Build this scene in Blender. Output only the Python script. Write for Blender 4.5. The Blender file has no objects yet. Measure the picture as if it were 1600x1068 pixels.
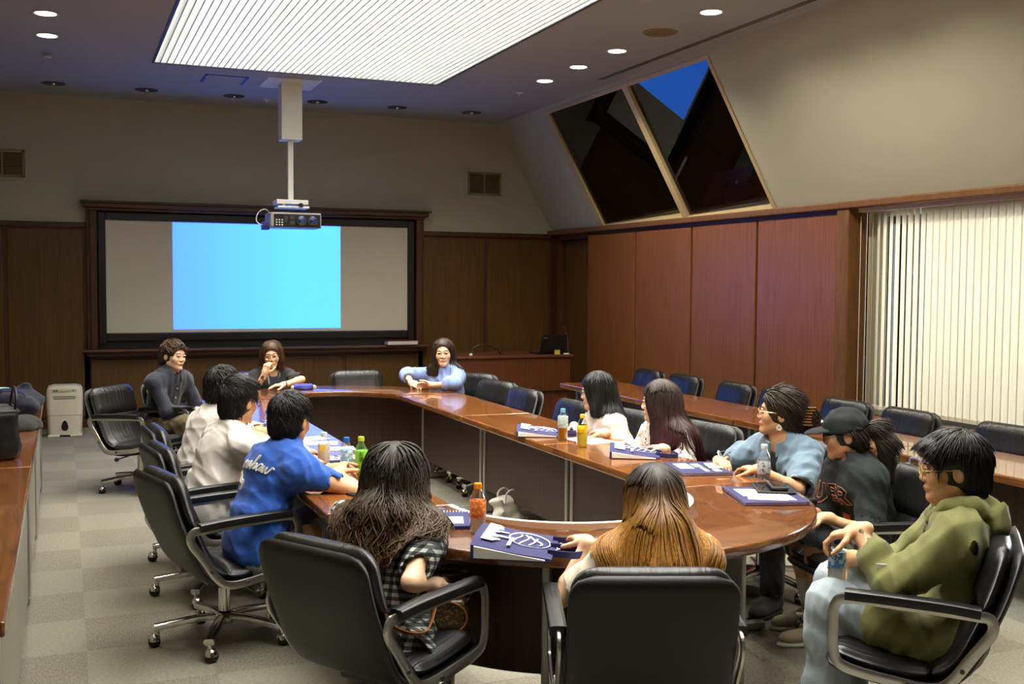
import bpy, bmesh, math, random
import numpy as np
from mathutils import Vector, Matrix
random.seed(7)
SC = bpy.context.scene
COL = SC.collection
PI = math.pi
R_ = math.radians

# ---------------------------------------------------------------- camera, world, light, exposure
cam_d = bpy.data.cameras.new('camera')
cam = bpy.data.objects.new('camera', cam_d)
COL.objects.link(cam)
SC.camera = cam
cam_d.sensor_width = 36.0
cam_d.lens = 36.0 * 1700.5 / 1600.0
cam_d.clip_start = 0.05
_f = 1700.4985
_ry = Vector((-700.0, -97.0, _f)).normalized()
_rx = Vector((4140.0, -65.0, _f)).normalized()
_rz = _rx.cross(_ry)
right = Vector((_rx[0], _ry[0], _rz[0])).normalized()
fwd = Vector((_rx[2], _ry[2], _rz[2])).normalized()
up = right.cross(fwd).normalized()
right = fwd.cross(up).normalized()
cam.matrix_world = Matrix(((right.x, up.x, -fwd.x, 0), (right.y, up.y, -fwd.y, 0), (right.z, up.z, -fwd.z, 1.648), (0, 0, 0, 1)))

w = bpy.data.worlds.new('night_sky'); SC.world = w
w.use_nodes = True
bg = w.node_tree.nodes['Background']
bg.inputs[0].default_value = (0.001, 0.002, 0.006, 1)
bg.inputs[1].default_value = 1.0

SC.view_settings.view_transform = 'Standard'
SC.view_settings.look = 'None'
SC.view_settings.gamma = 1.0
SC.view_settings.use_curve_mapping = False
SC.view_settings.exposure = 0.0
SC.cycles.use_denoising = True
SC.cycles.max_bounces = 8
SC.cycles.diffuse_bounces = 4
SC.cycles.glossy_bounces = 4
SC.cycles.transmission_bounces = 8
SC.cycles.transparent_max_bounces = 12
SC.cycles.sample_clamp_indirect = 6.0
SC.cycles.caustics_reflective = False
SC.cycles.caustics_refractive = False

PANEL_W = 25.0     # luminous ceiling
DOWN_W = 30.0      # downlight lamps
def area_light(name, loc, target, sx, sy, power, col):
    d = bpy.data.lights.new(name, 'AREA'); d.shape = 'RECTANGLE'; d.size = sx; d.size_y = sy
    d.energy = power; d.color = col
    o = bpy.data.objects.new(name, d); COL.objects.link(o)
    o.location = loc
    o.rotation_euler = (Vector(target) - Vector(loc)).to_track_quat('-Z', 'Y').to_euler()
    return o
# daylight outside the blinds' window
area_light('daylight_outside_window', (7.6, 5.9, 1.5), (5.9, 5.9, 1.3), 4.0, 2.2, 1000, (0.92, 0.97, 1.0))
def spot(name, loc, power, col=(1.0, 0.89, 0.70), ang=100, blend=0.8, rot=(0, 0, 0), size=0.05):
    d = bpy.data.lights.new(name, 'SPOT'); d.energy = power; d.color = col
    d.spot_size = R_(ang); d.spot_blend = blend; d.shadow_soft_size = size
    o = bpy.data.objects.new(name, d); COL.objects.link(o); o.location = loc; o.rotation_euler = rot
    return o

# ---------------------------------------------------------------- helpers
def srgb(r, g, b):
    def c(v):
        v /= 255.0
        return v / 12.92 if v <= 0.04045 else ((v + 0.055) / 1.055) ** 2.4
    return (c(r), c(g), c(b), 1.0)

def new_mat(name):
    m = bpy.data.materials.new(name); m.use_nodes = True
    nt = m.node_tree
    return m, nt, nt.nodes['Principled BSDF']

def node(nt, typ, **kw):
    n = nt.nodes.new(typ)
    for k, v in kw.items():
        if k in n.bl_rna.properties:
            setattr(n, k, v)
    return n

def simple(name, col, rough=0.5, metal=0.0, bump=0.0, bscale=200.0, sheen=0.0, spec=0.5, var=0.0, vscale=8.0, coat=0.0, sss=0.0):
    m, nt, b = new_mat(name)
    b.inputs['Base Color'].default_value = col
    b.inputs['Roughness'].default_value = rough
    b.inputs['Metallic'].default_value = metal
    b.inputs['Specular IOR Level'].default_value = spec
    b.inputs['Sheen Weight'].default_value = sheen
    b.inputs['Coat Weight'].default_value = coat
    b.inputs['Coat Roughness'].default_value = 0.06
    if sss:
        b.inputs['Subsurface Weight'].default_value = sss
        b.inputs['Subsurface Radius'].default_value = (0.012, 0.005, 0.003)
        b.inputs['Subsurface Scale'].default_value = 1.0
    tc = node(nt, 'ShaderNodeTexCoord')
    if var:
        n = node(nt, 'ShaderNodeTexNoise'); n.inputs['Scale'].default_value = vscale; n.inputs['Detail'].default_value = 5
        nt.links.new(tc.outputs['Object'], n.inputs['Vector'])
        mx = node(nt, 'ShaderNodeMix', data_type='RGBA')
        mx.inputs[6].default_value = [c * (1 - var) for c in col[:3]] + [1]
        mx.inputs[7].default_value = [min(1, c * (1 + var)) for c in col[:3]] + [1]
        nt.links.new(n.outputs['Fac'], mx.inputs[0]); nt.links.new(mx.outputs[2], b.inputs['Base Color'])
    if bump:
        n2 = node(nt, 'ShaderNodeTexNoise'); n2.inputs['Scale'].default_value = bscale; n2.inputs['Detail'].default_value = 4
        nt.links.new(tc.outputs['Object'], n2.inputs['Vector'])
        bp = node(nt, 'ShaderNodeBump'); bp.inputs['Strength'].default_value = bump; bp.inputs['Distance'].default_value = 0.01
        nt.links.new(n2.outputs['Fac'], bp.inputs['Height']); nt.links.new(bp.outputs[0], b.inputs['Normal'])
    return m

def wood(name, dark, light, scale=(12, 12, 0.7), rough=0.4, coat=0.0, coords='Object', bump=0.05, detail=6):
    m, nt, b = new_mat(name)
    tc = node(nt, 'ShaderNodeTexCoord')
    mp = node(nt, 'ShaderNodeMapping'); mp.inputs['Scale'].default_value = scale
    nt.links.new(tc.outputs[coords], mp.inputs['Vector'])
    n = node(nt, 'ShaderNodeTexNoise'); n.inputs['Scale'].default_value = 2.0; n.inputs['Detail'].default_value = detail
    n.inputs['Roughness'].default_value = 0.62; n.inputs['Distortion'].default_value = 0.4
    nt.links.new(mp.outputs[0], n.inputs['Vector'])
    cr = node(nt, 'ShaderNodeValToRGB')
    cr.color_ramp.elements[0].position = 0.32; cr.color_ramp.elements[0].color = dark
    cr.color_ramp.elements[1].position = 0.68; cr.color_ramp.elements[1].color = light
    nt.links.new(n.outputs['Fac'], cr.inputs[0])
    nt.links.new(cr.outputs[0], b.inputs['Base Color'])
    b.inputs['Roughness'].default_value = rough
    b.inputs['Coat Weight'].default_value = coat
    b.inputs['Coat Roughness'].default_value = 0.05
    if bump:
        bp = node(nt, 'ShaderNodeBump'); bp.inputs['Strength'].default_value = bump; bp.inputs['Distance'].default_value = 0.005
        nt.links.new(n.outputs['Fac'], bp.inputs['Height']); nt.links.new(bp.outputs[0], b.inputs['Normal'])
    return m

def emit(name, col, strength):
    m, nt, b = new_mat(name)
    b.inputs['Base Color'].default_value = (0, 0, 0, 1)
    b.inputs['Emission Color'].default_value = col
    b.inputs['Emission Strength'].default_value = strength
    b.inputs['Roughness'].default_value = 0.8
    return m

class MB:
    """collects simple solids into ONE mesh"""
    def __init__(s): s.v = []; s.f = []
    def add(s, vs, fs):
        o = len(s.v); s.v += [tuple(p) for p in vs]; s.f += [tuple(i + o for i in f) for f in fs]; return s
    def box(s, x0, y0, z0, x1, y1, z1):
        vs = [(x0,y0,z0),(x1,y0,z0),(x1,y1,z0),(x0,y1,z0),(x0,y0,z1),(x1,y0,z1),(x1,y1,z1),(x0,y1,z1)]
        return s.add(vs, [(0,3,2,1),(4,5,6,7),(0,1,5,4),(1,2,6,5),(2,3,7,6),(3,0,4,7)])
    def cyl(s, p, q, r, r2=None, n=16, cap=True):
        p = Vector(p); q = Vector(q); r2 = r if r2 is None else r2
        d = (q - p).normalized(); a = d.orthogonal().normalized(); b = d.cross(a)
        vs = []
        for c, rr in ((p, r), (q, r2)):
            for i in range(n):
                t = 2 * PI * i / n; vs.append(c + a * (rr * math.cos(t)) + b * (rr * math.sin(t)))
        fs = [(i, (i + 1) % n, n + (i + 1) % n, n + i) for i in range(n)]
        if cap: fs += [tuple(range(n))[::-1], tuple(range(n, 2 * n))]
        return s.add(vs, fs)
    def lathe(s, prof, c=(0, 0, 0), n=24):
        """prof: (r, z) from bottom to top around the z axis"""
        vs = []; fs = []
        for r, z in prof:
            for i in range(n):
                t = 2 * PI * i / n; vs.append((c[0] + r * math.cos(t), c[1] + r * math.sin(t), c[2] + z))
        for k in range(len(prof) - 1):
            for i in range(n):
                j = (i + 1) % n; fs.append((k*n+i, k*n+j, (k+1)*n+j, (k+1)*n+i))
        if prof[0][0] > 1e-5: fs.append(tuple(range(n))[::-1])
        if prof[-1][0] > 1e-5: fs.append(tuple(range((len(prof)-1)*n, len(prof)*n)))
        return s.add(vs, fs)
    def tube(s, pts, r, n=10, closed=False, flat=None):
        """sweep; r a number or one per point; flat=(w,h) sweeps a rounded rectangle"""
        P = [Vector(p) for p in pts]; N = len(P)
        rs = r if hasattr(r, '__len__') else [r] * N
        T = []
        for i in range(N):
            a = P[(i - 1) % N] if (closed or i > 0) else P[i]; b = P[(i + 1) % N] if (closed or i < N - 1) else P[i]
            T.append((b - a).normalized())
        u = T[0].orthogonal().normalized() if flat is None else Vector(flat[2])
        vs = []
        for i in range(N):
            u = (u - T[i] * u.dot(T[i])).normalized(); b = T[i].cross(u)
            for k in range(n):
                t = 2 * PI * k / n
                if flat is None: vs.append(P[i] + u * (rs[i] * math.cos(t)) + b * (rs[i] * math.sin(t)))
                else:
                    cs, sn = math.cos(t), math.sin(t)
                    e = 0.45
                    vs.append(P[i] + u * (flat[0] * .5 * math.copysign(abs(cs) ** e, cs)) + b * (flat[1] * .5 * math.copysign(abs(sn) ** e, sn)))
        fs = []
        for i in range(N if closed else N - 1):
            for k in range(n):
                j = (i + 1) % N; fs.append((i*n+k, i*n+(k+1)%n, j*n+(k+1)%n, j*n+k))
        if not closed: fs += [tuple(range(n))[::-1], tuple(range((N-1)*n, N*n))]
        return s.add(vs, fs)
    def prism(s, poly, z0, z1):
        n = len(poly)
        vs = [(x, y, z0) for x, y in poly] + [(x, y, z1) for x, y in poly]
        return s.add(vs, [tuple(range(n))[::-1], tuple(range(n, 2*n))] + [(i, (i+1) % n, n+(i+1) % n, n+i) for i in range(n)])
    def xform(s, M):
        s.v = [tuple(M @ Vector(p)) for p in s.v]; return s
    def mesh(s, name, m, smooth=False, bevel=0.0, bseg=2, angle=40):
        me = bpy.data.meshes.new(name); me.from_pydata(s.v, [], s.f); me.update()
        bm = bmesh.new(); bm.from_mesh(me)
        bmesh.ops.recalc_face_normals(bm, faces=bm.faces)
        if bevel:
            es = [e for e in bm.edges if len(e.link_faces) == 2 and e.calc_face_angle(0) > R_(30)]
            bmesh.ops.bevel(bm, geom=es, offset=bevel, segments=bseg, profile=0.5, affect='EDGES', clamp_overlap=True)
        if smooth:
            for f in bm.faces: f.smooth = True
            for e in bm.edges:
                if len(e.link_faces) == 2 and e.calc_face_angle(0) > R_(angle): e.smooth = False
        bm.to_mesh(me); bm.free()
        for mm in (m if isinstance(m, (list, tuple)) else [m]): me.materials.append(mm)
        return me
    def build(s, name, m, parent=None, **kw):
        return link(name, s.mesh(name, m, **kw), parent)

def link(name, me, parent=None):
    o = bpy.data.objects.new(name, me); COL.objects.link(o)
    if parent is not None: o.parent = parent
    return o
def tag(o, label, cat, group=None):
    o['label'] = label; o['category'] = cat
    if group: o['group'] = group
    return o
def thing(name, label, cat, loc=(0, 0, 0), rz=0.0, group=None):
    o = bpy.data.objects.new(name, None); COL.objects.link(o)
    o.empty_display_size = 0.05
    o.location = loc; o.rotation_euler = (0, 0, rz)
    return tag(o, label, cat, group)
def struct(o): o['kind'] = 'structure'; return o
def dup(root, loc, rz, label, group=None):
    def cp(o, parent):
        c = o.copy(); COL.objects.link(c); c.parent = parent
        for ch in [k for k in list(COL.objects) if k.parent == o]: cp(ch, c)
        return c
    r = cp(root, None); r.location = loc; r.rotation_euler = (0, 0, rz)
    r['label'] = label
    if group: r['group'] = group
    return r
def catmull(P, n=6, closed=False):
    P = [np.array(p, float) for p in P]; N = len(P); out = []
    for i in range(N if closed else N - 1):
        a = P[(i-1) % N] if (closed or i > 0) else 2*P[0]-P[1]; b = P[i]; c = P[(i+1) % N]
        d = P[(i+2) % N] if (closed or i < N-2) else 2*P[-1]-P[-2]
        for k in range(n):
            t = k / n
            out.append(.5*((2*b)+(-a+c)*t+(2*a-5*b+4*c-d)*t*t+(-a+3*b-3*c+d)*t**3))
    if not closed: out.append(P[-1])
    return out
def text_mesh(name, body, size, m, parent, M, extrude=0.0006, shear=0.0, bold=0.0, align='CENTER'):
    cu = bpy.data.curves.new(name, 'FONT'); cu.body = body; cu.size = size; cu.extrude = extrude; cu.shear = shear; cu.offset = bold
    cu.align_x = align; cu.align_y = 'CENTER'
    t = bpy.data.objects.new(name + '_tmp', cu); COL.objects.link(t)
    dg = bpy.context.evaluated_depsgraph_get()
    me = bpy.data.meshes.new_from_object(t.evaluated_get(dg)); me.name = name
    bpy.data.objects.remove(t); bpy.data.curves.remove(cu)
    me.transform(M); me.materials.clear(); me.materials.append(m)
    return link(name, me, parent)

# ---------------------------------------------------------------- materials
M = {}
M['plaster'] = simple('pale plaster', srgb(184, 183, 164), 0.85, bump=0.08, bscale=90, var=0.03, vscale=3)
M['ceiling'] = simple('ceiling paint', srgb(166, 170, 176), 0.9, bump=0.05, bscale=60)
M['panel_back'] = wood('back wall wood panel', srgb(80, 54, 21), srgb(106, 73, 30), (22, 22, 0.9), 0.42)
M['panel_right'] = wood('right wall wood panel', srgb(112, 66, 29), srgb(138, 86, 40), (26, 26, 0.8), 0.38)
M['trim'] = wood('wood trim', srgb(66, 36, 18), srgb(92, 54, 28), (14, 14, 2), 0.42)
M['trim_warm'] = wood('warm wood trim', srgb(96, 62, 28), srgb(120, 80, 38), (14, 14, 2), 0.5)
M['top_x'] = wood('table top wood, grain across', srgb(82, 45, 20), srgb(124, 74, 34), (1.6, 22, 22), 0.22, coat=0.7, bump=0.02)
M['top_y'] = wood('table top wood, grain along', srgb(94, 53, 22), srgb(150, 92, 40), (22, 1.6, 22), 0.22, coat=0.7, bump=0.02)  # lighter orange tone includes reflected light painted into the arms
M['edge'] = wood('table edge wood', srgb(84, 44, 20), srgb(120, 68, 32), (6, 6, 30), 0.25, coat=0.5, bump=0.0)
M['modesty'] = wood('dark modesty panel', srgb(52, 30, 20), srgb(74, 46, 34), (24, 24, 0.8), 0.5)
M['lectern'] = wood('lectern wood', srgb(74, 36, 18), srgb(98, 52, 28), (24, 24, 0.8), 0.4)
M['chrome'] = simple('polished chrome', (0.62, 0.60, 0.57, 1), 0.16, 1.0)
M['alu'] = simple('satin aluminium', (0.60, 0.58, 0.54, 1), 0.3, 1.0)
M['steel'] = simple('painted steel leg', srgb(168, 166, 158), 0.35, 0.6)
M['leather'] = simple('black leather', srgb(26, 26, 27), 0.36, bump=0.12, bscale=260, spec=0.5)
M['shell'] = simple('black shell leather', srgb(24, 24, 24), 0.46, bump=0.06, bscale=300)
M['black'] = simple('black plastic', srgb(20, 20, 21), 0.4)
M['rubber'] = simple('black rubber', srgb(16, 16, 16), 0.5)
M['white_plastic'] = simple('white plastic', srgb(226, 222, 205), 0.4)
M['white_paint'] = simple('white painted metal', srgb(236, 236, 226), 0.45)
M['dark_gray'] = simple('dark grey plastic', srgb(60, 60, 60), 0.5)
M['vent'] = simple('beige vent metal', srgb(150, 136, 100), 0.6)
M['vent_dark'] = simple('vent interior', srgb(70, 58, 30), 0.8)
M['frame_cream'] = simple('cream window frame', srgb(196, 176, 132), 0.5)
M['navy'] = simple('navy nonwoven cloth', srgb(44, 44, 92), 0.8, bump=0.2, bscale=500, var=0.1)
M['white_ink'] = simple('white print', srgb(214, 216, 226), 0.7)
M['paper'] = simple('white paper', srgb(232, 230, 224), 0.7)
M['skin_a'] = simple('light skin', srgb(230, 186, 148), 0.48, sss=0.12, var=0.05, vscale=30)
M['skin_b'] = simple('tan skin', srgb(218, 168, 126), 0.48, sss=0.12, var=0.05, vscale=30)
M['skin_c'] = simple('pale skin', srgb(240, 200, 164), 0.48, sss=0.12, var=0.04, vscale=30)
# ---------------------------------------------------------------- the room
XL, XR, YB, YF, ZC, ZR = -1.56, 5.92, 13.05, -1.6, 3.67, 2.31
SXL, SXR = -0.79, 5.15            # ceiling edges, where the sloped walls meet it

def carpet():
    m, nt, b = new_mat('grey checkered carpet tile')
    tc = node(nt, 'ShaderNodeTexCoord')
    mp = node(nt, 'ShaderNodeMapping'); mp.inputs['Location'].default_value = (-0.07 + 10, -0.12 + 10, 0.25)
    nt.links.new(tc.outputs['Object'], mp.inputs['Vector'])
    ck = node(nt, 'ShaderNodeTexChecker'); ck.inputs['Scale'].default_value = 2.0
    ck.inputs[1].default_value = srgb(132, 128, 113); ck.inputs[2].default_value = srgb(120, 115, 100)
    nt.links.new(mp.outputs[0], ck.inputs['Vector'])
    # loop pile: streaks along x on one tile, along y on the next
    outs = []
    for sc in ((150, 40, 1), (60, 190, 1)):
        mm = node(nt, 'ShaderNodeMapping'); mm.inputs['Scale'].default_value = sc
        nt.links.new(tc.outputs['Object'], mm.inputs['Vector'])
        n = node(nt, 'ShaderNodeTexNoise'); n.inputs['Scale'].default_value = 1.0; n.inputs['Detail'].default_value = 3
        nt.links.new(mm.outputs[0], n.inputs['Vector']); outs.append(n)
    mixf = node(nt, 'ShaderNodeMix', data_type='FLOAT')
    nt.links.new(ck.outputs['Fac'], mixf.inputs[0]); nt.links.new(outs[0].outputs['Fac'], mixf.inputs[2]); nt.links.new(outs[1].outputs['Fac'], mixf.inputs[3])
    cr = node(nt, 'ShaderNodeMapRange'); cr.inputs[1].default_value = 0.3; cr.inputs[2].default_value = 0.7; cr.inputs[3].default_value = 0.62; cr.inputs[4].default_value = 1.32
    nt.links.new(mixf.outputs[0], cr.inputs[0])
    big = node(nt, 'ShaderNodeTexNoise'); big.inputs['Scale'].default_value = 0.9; big.inputs['Detail'].default_value = 2
    nt.links.new(tc.outputs['Object'], big.inputs['Vector'])
    br = node(nt, 'ShaderNodeMapRange'); br.inputs[3].default_value = 0.86; br.inputs[4].default_value = 1.1
    nt.links.new(big.outputs['Fac'], br.inputs[0])
    mu = node(nt, 'ShaderNodeMath', operation='MULTIPLY'); nt.links.new(cr.outputs[0], mu.inputs[0]); nt.links.new(br.outputs[0], mu.inputs[1])
    vm = node(nt, 'ShaderNodeVectorMath', operation='SCALE')
    nt.links.new(ck.outputs['Color'], vm.inputs[0]); nt.links.new(mu.outputs[0], vm.inputs['Scale'])
    nt.links.new(vm.outputs[0], b.inputs['Base Color'])
    b.inputs['Roughness'].default_value = 0.95; b.inputs['Sheen Weight'].default_value = 0.2
    bp = node(nt, 'ShaderNodeBump'); bp.inputs['Strength'].default_value = 0.5; bp.inputs['Distance'].default_value = 0.004
    nt.links.new(mixf.outputs[0], bp.inputs['Height']); nt.links.new(bp.outputs[0], b.inputs['Normal'])
    return m

struct(MB().box(XL - .2, YF - .2, -.1, XR + .35, YB + .2, 0).build('floor', carpet()))

# ceiling with the opening of the luminous panel
PX0, PX1, PY0, PY1 = 0.80, 3.56, 2.2, 10.72
c = MB()
c.box(SXL - .02, YF, ZC, PX0, YB, ZC + .06); c.box(PX1, YF, ZC, SXR + .02, YB, ZC + .06)
c.box(PX0, YF, ZC, PX1, PY0, ZC + .06); c.box(PX0, PY1, ZC, PX1, YB, ZC + .06)
ceil = struct(c.build('ceiling', M['ceiling']))

# back wall: plaster, wood panels, rail, baseboard
wb = struct(MB().prism([(XL - .2, YB), (XR + .2, YB), (XR + .2, YB + .15), (XL - .2, YB + .15)], 0, ZC + .05).build('wall_back', M['plaster']))
def panel(x0, x1, z0, z1, axis='y', at=YB, m=None, parent=None, t=.018, g=.022):
    b = MB()
    if axis == 'y': b.box(x0 + g, at - t, z0 + g, x1 - g, at + .01, z1 - g)
    else: b.box(at - t, x0 + g, z0 + g, at + .01, x1 - g, z1 - g)
    return struct(b.build('wood_panel', m or M['panel_back'], parent, bevel=.006))
b = MB(); b.box(XL, YB - .006, 0, .26, YB, 2.26); b.box(.2, YB - .006, 0, 4.2, YB, .86); b.box(4.1, YB - .006, 0, XR, YB, 2.26)
struct(b.build('panel_backing', M['trim'], wb))
for x0, x1 in ((XL, -.59), (-.59, .22), (4.13, 4.99), (4.99, 5.90)): panel(x0, x1, .10, 2.22, parent=wb)
for x0, x1 in ((.25, 1.22), (1.22, 2.18), (2.18, 3.15), (3.15, 4.11)): panel(x0, x1, .10, .78, parent=wb)
b = MB(); b.box(XL, YB - .035, 2.225, .24, YB, 2.285); b.box(4.12, YB - .035, 2.225, XR, YB, 2.285)
struct(b.build('trim_1', M['trim'], bevel=.008))
struct(MB().box(XL, YB - .026, 0, XR, YB, .09).build('baseboard_back', M['trim'], bevel=.004))

# right wall: wood panels, door recess, window band with blinds
wr = struct(MB().box(XR, 7.2, 0, XR + .12, 11.95, ZR).build('wall_right', M['trim']))
b = MB(); b.box(XR, 12.85, 0, XR + .3, YB + .1, ZR); b.box(XR, 11.9, 2.20, XR + .3, 12.9, ZR); b.box(XR + .12, 11.75, 0, XR + .3, 11.95, ZR); b.box(XR + .2, 11.9, 0, XR + .3, 12.9, 2.25)
struct(b.build('door_recess', M['trim'], wr))
for y0, y1 in ((10.75, 11.95), (9.57, 10.75), (8.44, 9.57), (7.30, 8.44)):
    panel(y0, y1, .10, 2.25, axis='x', at=XR, m=M['panel_right'], parent=wr, g=.016)
struct(MB().box(XR - .022, 7.3, 0, XR, 11.93, .09).build('baseboard_right', M['trim'], bevel=.004))
d = struct(MB().box(XR + .10, 11.97, 0.01, XR + .14, 12.83, 2.19).build('door_1', M['panel_back'], bevel=.004))
h = MB(); h.cyl((XR + .10, 12.06, 1.0), (XR + .05, 12.06, 1.0), .012); h.cyl((XR + .05, 12.06, 1.0), (XR + .05, 12.18, 1.0), .010)
h.box(XR + .088, 12.03, .9, XR + .1, 12.09, 1.08)
struct(h.build('door_handle', M['dark_gray'], d, smooth=True))
b = MB(); b.box(XR - .07, YF, 2.265, XR + .02, YB, 2.325)
struct(b.build('trim_2', M['trim_warm'], bevel=.012, bseg=3))
struct(MB().box(XR - .05, 7.14, 0, XR + .15, 7.29, 2.27).build('trim_3', M['trim_warm'], bevel=.01))
b = MB(); b.box(XR + .02, YF, 0, XR + .16, 7.14, .56); b.box(XR + .2, YF, 2.2, XR + .35, 7.14, 2.4); b.box(XR + .16, 6.98, .5, XR + .3, 7.14, 2.3); b.box(XR + .16, YF, .5, XR + .3, 3.6, 2.3)
struct(b.build('wall_right.001', M['plaster']))
struct(MB().box(XR - .06, 3.4, .56, XR + .3, 7.14, .60).build('window_sill', M['trim_warm'], wr, bevel=.006))

# sloped upper walls with the skylight opening on the right
SY0, SY1 = 8.17, 11.66
def slope_pt(t, y, off=0.0):
    """t 0 at the rail, 1 at the ceiling; off: outward along the slope normal"""
    return (XR + .01 + (SXR - XR - .01) * t + off * .873, y, ZR + (ZC - ZR) * t + off * .487)
def slope_box(b, t0, t1, y0, y1, o0, o1):
    vs = [slope_pt(t, y, o) for o in (o0, o1) for t, y in ((t0, y0), (t1, y0), (t1, y1), (t0, y1))]
    return b.add(vs, [(0,1,2,3), (7,6,5,4), (0,4,5,1), (1,5,6,2), (2,6,7,3), (3,7,4,0)])
b = MB()
slope_box(b, 0, 1.03, YF, SY0, 0, .12); slope_box(b, 0, 1.03, SY1, YB + .05, 0, .12); slope_box(b, .965, 1.03, SY0, SY1, 0, .12)
struct(b.build('wall_right_upper', M['plaster']))
wn = struct(slope_box(slope_box(MB(), 0, .02, SY0, SY1, -.012, .13), .945, .97, SY0, SY1, -.008, .13).build('window_1', M['frame_cream']))
for y0, y1 in ((SY0, SY0 + .045), (9.66, 9.76), (SY1 - .12, SY1)):
    struct(slope_box(MB(), .02, .945, y0, y1, -.01, .13).build('window_frame', M['frame_cream'], wn))
def glass_mat():
    m, nt, b = new_mat('dark window glass')
    nt.nodes.remove(b)
    out = nt.nodes['Material Output']
    tr = node(nt, 'ShaderNodeBsdfTransparent'); tr.inputs[0].default_value = (0.80, 0.80, 0.82, 1)
    gl = node(nt, 'ShaderNodeBsdfGlossy'); gl.inputs['Roughness'].default_value = 0.01
    fr = node(nt, 'ShaderNodeFresnel'); fr.inputs[0].default_value = 1.75
    mx = node(nt, 'ShaderNodeMixShader')
    nt.links.new(fr.outputs[0], mx.inputs[0]); nt.links.new(tr.outputs[0], mx.inputs[1]); nt.links.new(gl.outputs[0], mx.inputs[2])
    nt.links.new(mx.outputs[0], out.inputs[0])
    return m
M['glass'] = glass_mat()
for y0, y1 in ((SY0 + .04, 9.67), (9.75, SY1 - .11)):
    # each pane leans a little in its frame
    c0, c1 = .07 + (y1 - y0) * .5 * .061, .07 - (y1 - y0) * .5 * .061
    vs = [slope_pt(t, y, o + e) for e in (0, .008) for t, y, o in ((.015, y0, c0), (.95, y0, c0), (.95, y1, c1), (.015, y1, c1))]
    struct(MB().add(vs, [(0,1,2,3), (7,6,5,4), (0,4,5,1), (1,5,6,2), (2,6,7,3), (3,7,4,0)]).build('window_pane', M['glass'], wn))
w2 = struct(MB().box(XR + .22, 3.6, .60, XR + .26, 6.98, .66).box(XR + .22, 3.6, 2.14, XR + .26, 6.98, 2.2).box(XR + .22, 6.92, .6, XR + .26, 6.98, 2.2).box(XR + .22, 5.28, .6, XR + .26, 5.34, 2.2).box(XR + .22, 3.6, .6, XR + .26, 3.66, 2.2).build('window_2', M['dark_gray']))
struct(MB().box(XR + .235, 3.62, .63, XR + .243, 6.96, 2.17).build('window_pane', M['glass'], w2))
# left and front walls (behind and beside the camera)
struct(MB().box(XL - .12, YF, 0, XL, YB, ZR).build('wall_left', M['panel_back']))
b = MB(); b.add([(XL, YF, ZR), (SXL, YF, ZC), (SXL, YB, ZC), (XL, YB, ZR), (XL - .1, YF, ZR + .05), (SXL - .1, YF, ZC + .05), (SXL - .1, YB, ZC + .05), (XL - .1, YB, ZR + .05)],
       [(0,1,2,3), (7,6,5,4), (0,4,5,1), (1,5,6,2), (2,6,7,3), (3,7,4,0)])
struct(b.build('wall_left_upper', M['plaster']))
struct(MB().box(XL - .2, YF - .12, 0, XR + .3, YF, ZC + .05).build('wall_front', M['plaster']))

# ---------------------------------------------------------------- luminous ceiling, downlights, vents
lp = thing('ceiling_light_panel', 'large bright white louvered light panel set in the ceiling', 'ceiling light', (0, 0, ZC))
M['panel_glow'] = emit('luminous panel diffuser', (1.0, 0.97, 0.90, 1), PANEL_W)
M['louver'] = simple('satin louver', (0.36, 0.37, 0.36, 1), 0.5)
MB().box(PX0, PY0, .26, PX1, PY1, .28).build('diffuser', M['panel_glow'], lp)
b = MB(); t = .03
b.box(PX0 - t, PY0 - t, .062, PX0, PY1 + t, .28); b.box(PX1, PY0 - t, .062, PX1 + t, PY1 + t, .28); b.box(PX0, PY0 - t, .062, PX1, PY0, .28); b.box(PX0, PY1, .062, PX1, PY1 + t, .28)
b.build('light_box', M['louver'], lp)
b = MB()
b.box(PX0 - .018, PY0 - .018, -.008, PX0 + .004, PY1 + .018, .0); b.box(PX1 - .004, PY0 - .018, -.008, PX1 + .018, PY1 + .018, .0); b.box(PX0, PY0 - .018, -.008, PX1, PY0 + .004, .0); b.box(PX0, PY1 - .004, -.008, PX1, PY1 + .018, .0)
b.build('frame', M['dark_gray'], lp)
b = MB(); n = 48
for i in range(1, n):
    x = PX0 + (PX1 - PX0) * i / n; b.box(x - .004, PY0, -.002, x + .004, PY1, .05)
ny = int((PY1 - PY0) / .034)
for j in range(1, ny):
    y = PY0 + (PY1 - PY0) * j / ny; b.box(PX0, y - .0015, .004, PX1, y + .0015, .03)
b.build('louver_grid', M['louver'], lp)

M['lamp_on'] = emit('lit downlight lamp', (1.0, 0.93, 0.78, 1), DOWN_W)
def downlight(x, y, lit, label, group):
    t = thing('ceiling_downlight', label, 'ceiling light', (x, y, ZC), 0, group)
    q = 1.0 if lit else 1.25
    MB().lathe([(.075 * q, -.001), (.092 * q, -.001), (.092 * q, -.007), (.078 * q, -.007), (.075 * q, -.001)]).build('trim_ring', M['white_paint' if lit else 'dark_gray'], t, smooth=True)
    if lit: MB().lathe([(0, -.004), (.076, -.004), (.076, -.002), (0, -.002)]).build('lamp', M['lamp_on'], t)
    else:
        MB().lathe([(0, -.006), (.096, -.006), (.096, -.001), (0, -.001)]).build('recess', M['black'], t)  # flat black disc and grey ring paint the shade of a hollow fitting
        MB().lathe([(0, -.028), (.022, -.02), (.03, -.006), (.03, -.002)]).build('lamp', M['chrome'], t, smooth=True)
    return t
RY = (7.04, 8.53, 9.30, 10.07)
wr_names = ('nearest', 'second nearest', 'second farthest', 'farthest')
for i, y in enumerate(RY):
    downlight(4.48, y, True, f'lit round downlight, {wr_names[i]} of the four in the row beside the sloped window', 'lit downlights on the right')
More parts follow.
